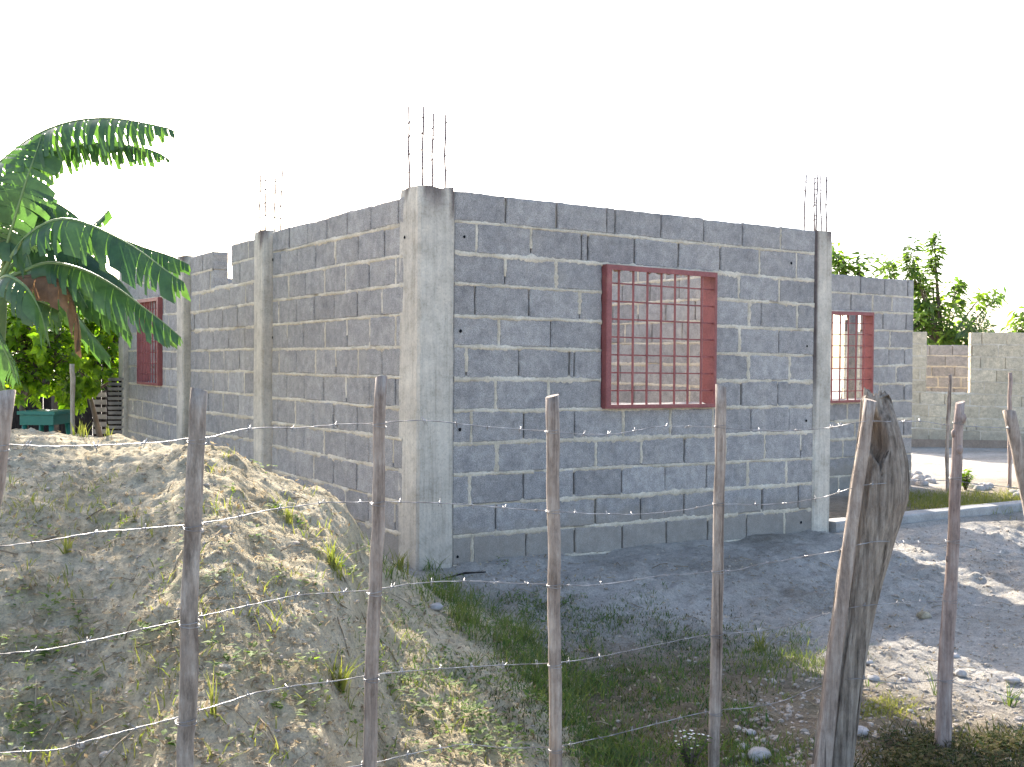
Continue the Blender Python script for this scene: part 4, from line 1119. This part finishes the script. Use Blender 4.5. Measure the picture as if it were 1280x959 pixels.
# broad-leaved seedlings over the heap
mb = MB()
def weed(px, py, n_, sz, rad=.03):
    c = on(px, py, 2.4, 9)
    if c is None: return
    for _ in range(n_):
        a = random.uniform(0, 6.28); rr = random.uniform(0, rad); x, y = c.x+math.cos(a)*rr, c.y+math.sin(a)*rr
        leaf(mb, Vector((x, y, surf_z(x, y)+random.uniform(.008, .035))), Vector((math.cos(a), math.sin(a), random.uniform(.0, .7))), Vector((0, 0, 1)), sz*random.uniform(.6, 1.2), sz*random.uniform(.4, .65), random.random(), 0, .2, .3)
for _ in range(170): weed(random.triangular(430, 760, 620), random.uniform(740, 960), random.randint(3, 9), random.uniform(.02, .036))
for _ in range(150): weed(random.uniform(0, 690), random.uniform(620, 955), random.randint(3, 8), random.uniform(.02, .038))
for x, y, k in ((50, 820, 22), (20, 810, 12), (75, 815, 14), (105, 860, 14), (25, 880, 12), (40, 900, 10), (185, 800, 12), (215, 790, 12), (285, 838, 14), (315, 828, 14), (355, 893, 14), (400, 870, 8), (380, 605, 14), (345, 640, 16), (370, 660, 14), (415, 700, 16), (430, 715, 14), (440, 720, 10), (495, 868, 12), (515, 858, 10), (560, 860, 14), (520, 800, 10), (600, 930, 16), (580, 945, 16), (655, 850, 14), (670, 880, 14), (345, 720, 10), (390, 740, 10), (330, 590, 10), (375, 597, 10), (400, 600, 8), (640, 920, 14)):
    weed(x, y, k, .036, .05)
tag(mb.build('seedling_weeds', M['weed']), kind='stuff')

mb = MB()
for _ in range(170): grass_at(random.uniform(1130, 1290), random.uniform(920, 985), 14, .05, random.uniform(.025, .06), .35)
for _ in range(40): grass_at(random.uniform(1040, 1140), random.uniform(935, 970), 10, .05, .045, .5)
for _ in range(170): weed(random.uniform(1090, 1290), random.uniform(925, 975), 7, .03, .04)
for _ in range(420): grass_at(random.uniform(600, 960), random.uniform(765, 955), 12, .06, random.uniform(.012, .035), random.choice((.1, .9)))
tag(mb.build('ground_cover', M['cover']), kind='stuff')

def tuft(px, py, n_, h, label, m='grass', spread=.022, lean=.6, w=.006):
    c = on(px, py, 2.4, 13)
    while c is None: py += 3; c = on(px, py, 2.4, 13)
    mb = MB()
    for _ in range(n_):
        a = random.uniform(0, 6.28); r = random.uniform(0, spread); x, y = c.x+math.cos(a)*r, c.y+math.sin(a)*r
        blade(mb, Vector((x, y, surf_z(x, y)-.008)), h*random.uniform(.5, 1.1), w, lean*.6, random.random())
    o = mb.build('grass_tuft', M[m]); return tag(o, label, 'grass tuft')
tuft(427, 862, 46, .12, 'bright green grass tuft low on the heap, left of a thin post', 'grass_yellow', .03)
tuft(268, 898, 12, .14, 'sparse tall grass blades by the grey barky post', 'grass_yellow', .012, .3)
tuft(84, 695, 18, .10, 'small upright grass tuft on the heap at left', 'grass_yellow', .015)
tuft(104, 537, 18, .10, 'tall grass tuft on the crest of the heap by the pale pole', 'grass_yellow', .05, .5)
tuft(134, 543, 12, .07, 'short grass tuft on the heap crest below the slatted panels', 'grass_yellow', .02, .3)
tuft(500, 712, 40, .13, 'grass tuft growing against the foot of the corner column', 'grass_yellow', .05)
tuft(418, 712, 44, .12, 'green grass tuft high on the right flank of the heap', 'grass_yellow', .05)
tuft(360, 655, 14, .11, 'thin grass tuft on the right flank below the wire', 'grass_yellow', .02, .25)
tuft(950, 812, 34, .13, 'sunlit grass tuft between a thin post and trunk post', 'grass_yellow', .04)
tuft(1150, 775, 9, .14, 'dry branching stalk in the shade left of the peeled post', 'litter', .01, .7, .004)
tuft(1169, 870, 8, .16, 'thin dark stalk leaning on the foot of the peeled post', 'grass', .01, .5, .004)
tuft(1262, 885, 22, .12, 'green sprig at the right edge of the shaded ground', 'grass', .03)

# little yellow-green plant by the stones, flowering weed at the bottom edge
def plant(px, py, h, n_, L, w, m, name, label, cat, flower=0, lo=2.4):
    c = on(px, py, lo, 14); th = thing(name, label, cat, c)
    st = MB(); lv = MB(); fl_ = MB()
    for s_ in range(max(4, n_//14)):
        a = random.uniform(0, 6.28); d = Vector((math.cos(a)*random.uniform(.1, .6), math.sin(a)*random.uniform(.1, .6), 1)).normalized(); hh = h*random.uniform(.6, 1.05)
        st.tube([c - Vector((0, 0, .02)), c + d*hh*.5, c + d*hh], [.004, .003, .0015], 4)
        for q in range(14):
            t = random.uniform(.2, 1); a = random.uniform(0, 6.28)
            leaf(lv, c + d*hh*t, Vector((math.cos(a), math.sin(a), random.uniform(-.1, .8))), Vector((0, 0, 1)), L*random.uniform(.6, 1.1), w, random.random(), 0, .2, .3)
        if flower:
            for q in range(2):
                f = c + d*hh + Vector((random.gauss(0, .012), random.gauss(0, .012), random.uniform(0, .02)))
                fl_ = MB()
                for k in range(5):
                    b_ = k*1.257; leaf(fl_, f, Vector((math.cos(b_), math.sin(b_), .4)), Vector((0, 0, 1)), .007, .005, .5, 0, 0, 0)
                fl_.build('flower', M['petal'], th)
    st.build('stem', M['bark'], th); lv.build('foliage', M[m], th)
plant(1207, 613, .26, 240, .085, .03, 'yellow_leaf', 'garden_plant', 'small yellow-green plant among stones before the pale wall', 'plant')
plant(862, 968, .15, 200, .03, .014, 'weed', 'flowering_weed', 'leafy weed with tiny white flowers at the foot of a thin post', 'plant', 1)

# dark stick at the foot of the wall
p, e = on(553, 727, 2.6, 8), on(607, 718, 2.6, 8)
mb = MB(); mb.tube([p + Vector((0, 0, .012)), (p+e)/2 + Vector((0, 0, .025)), e + Vector((0, 0, .012))], [.003, .007, .004], 6)
tag(mb.build('stick', M['wood_dark']), 'dark broken stick lying against the foot of the front wall', 'stick')
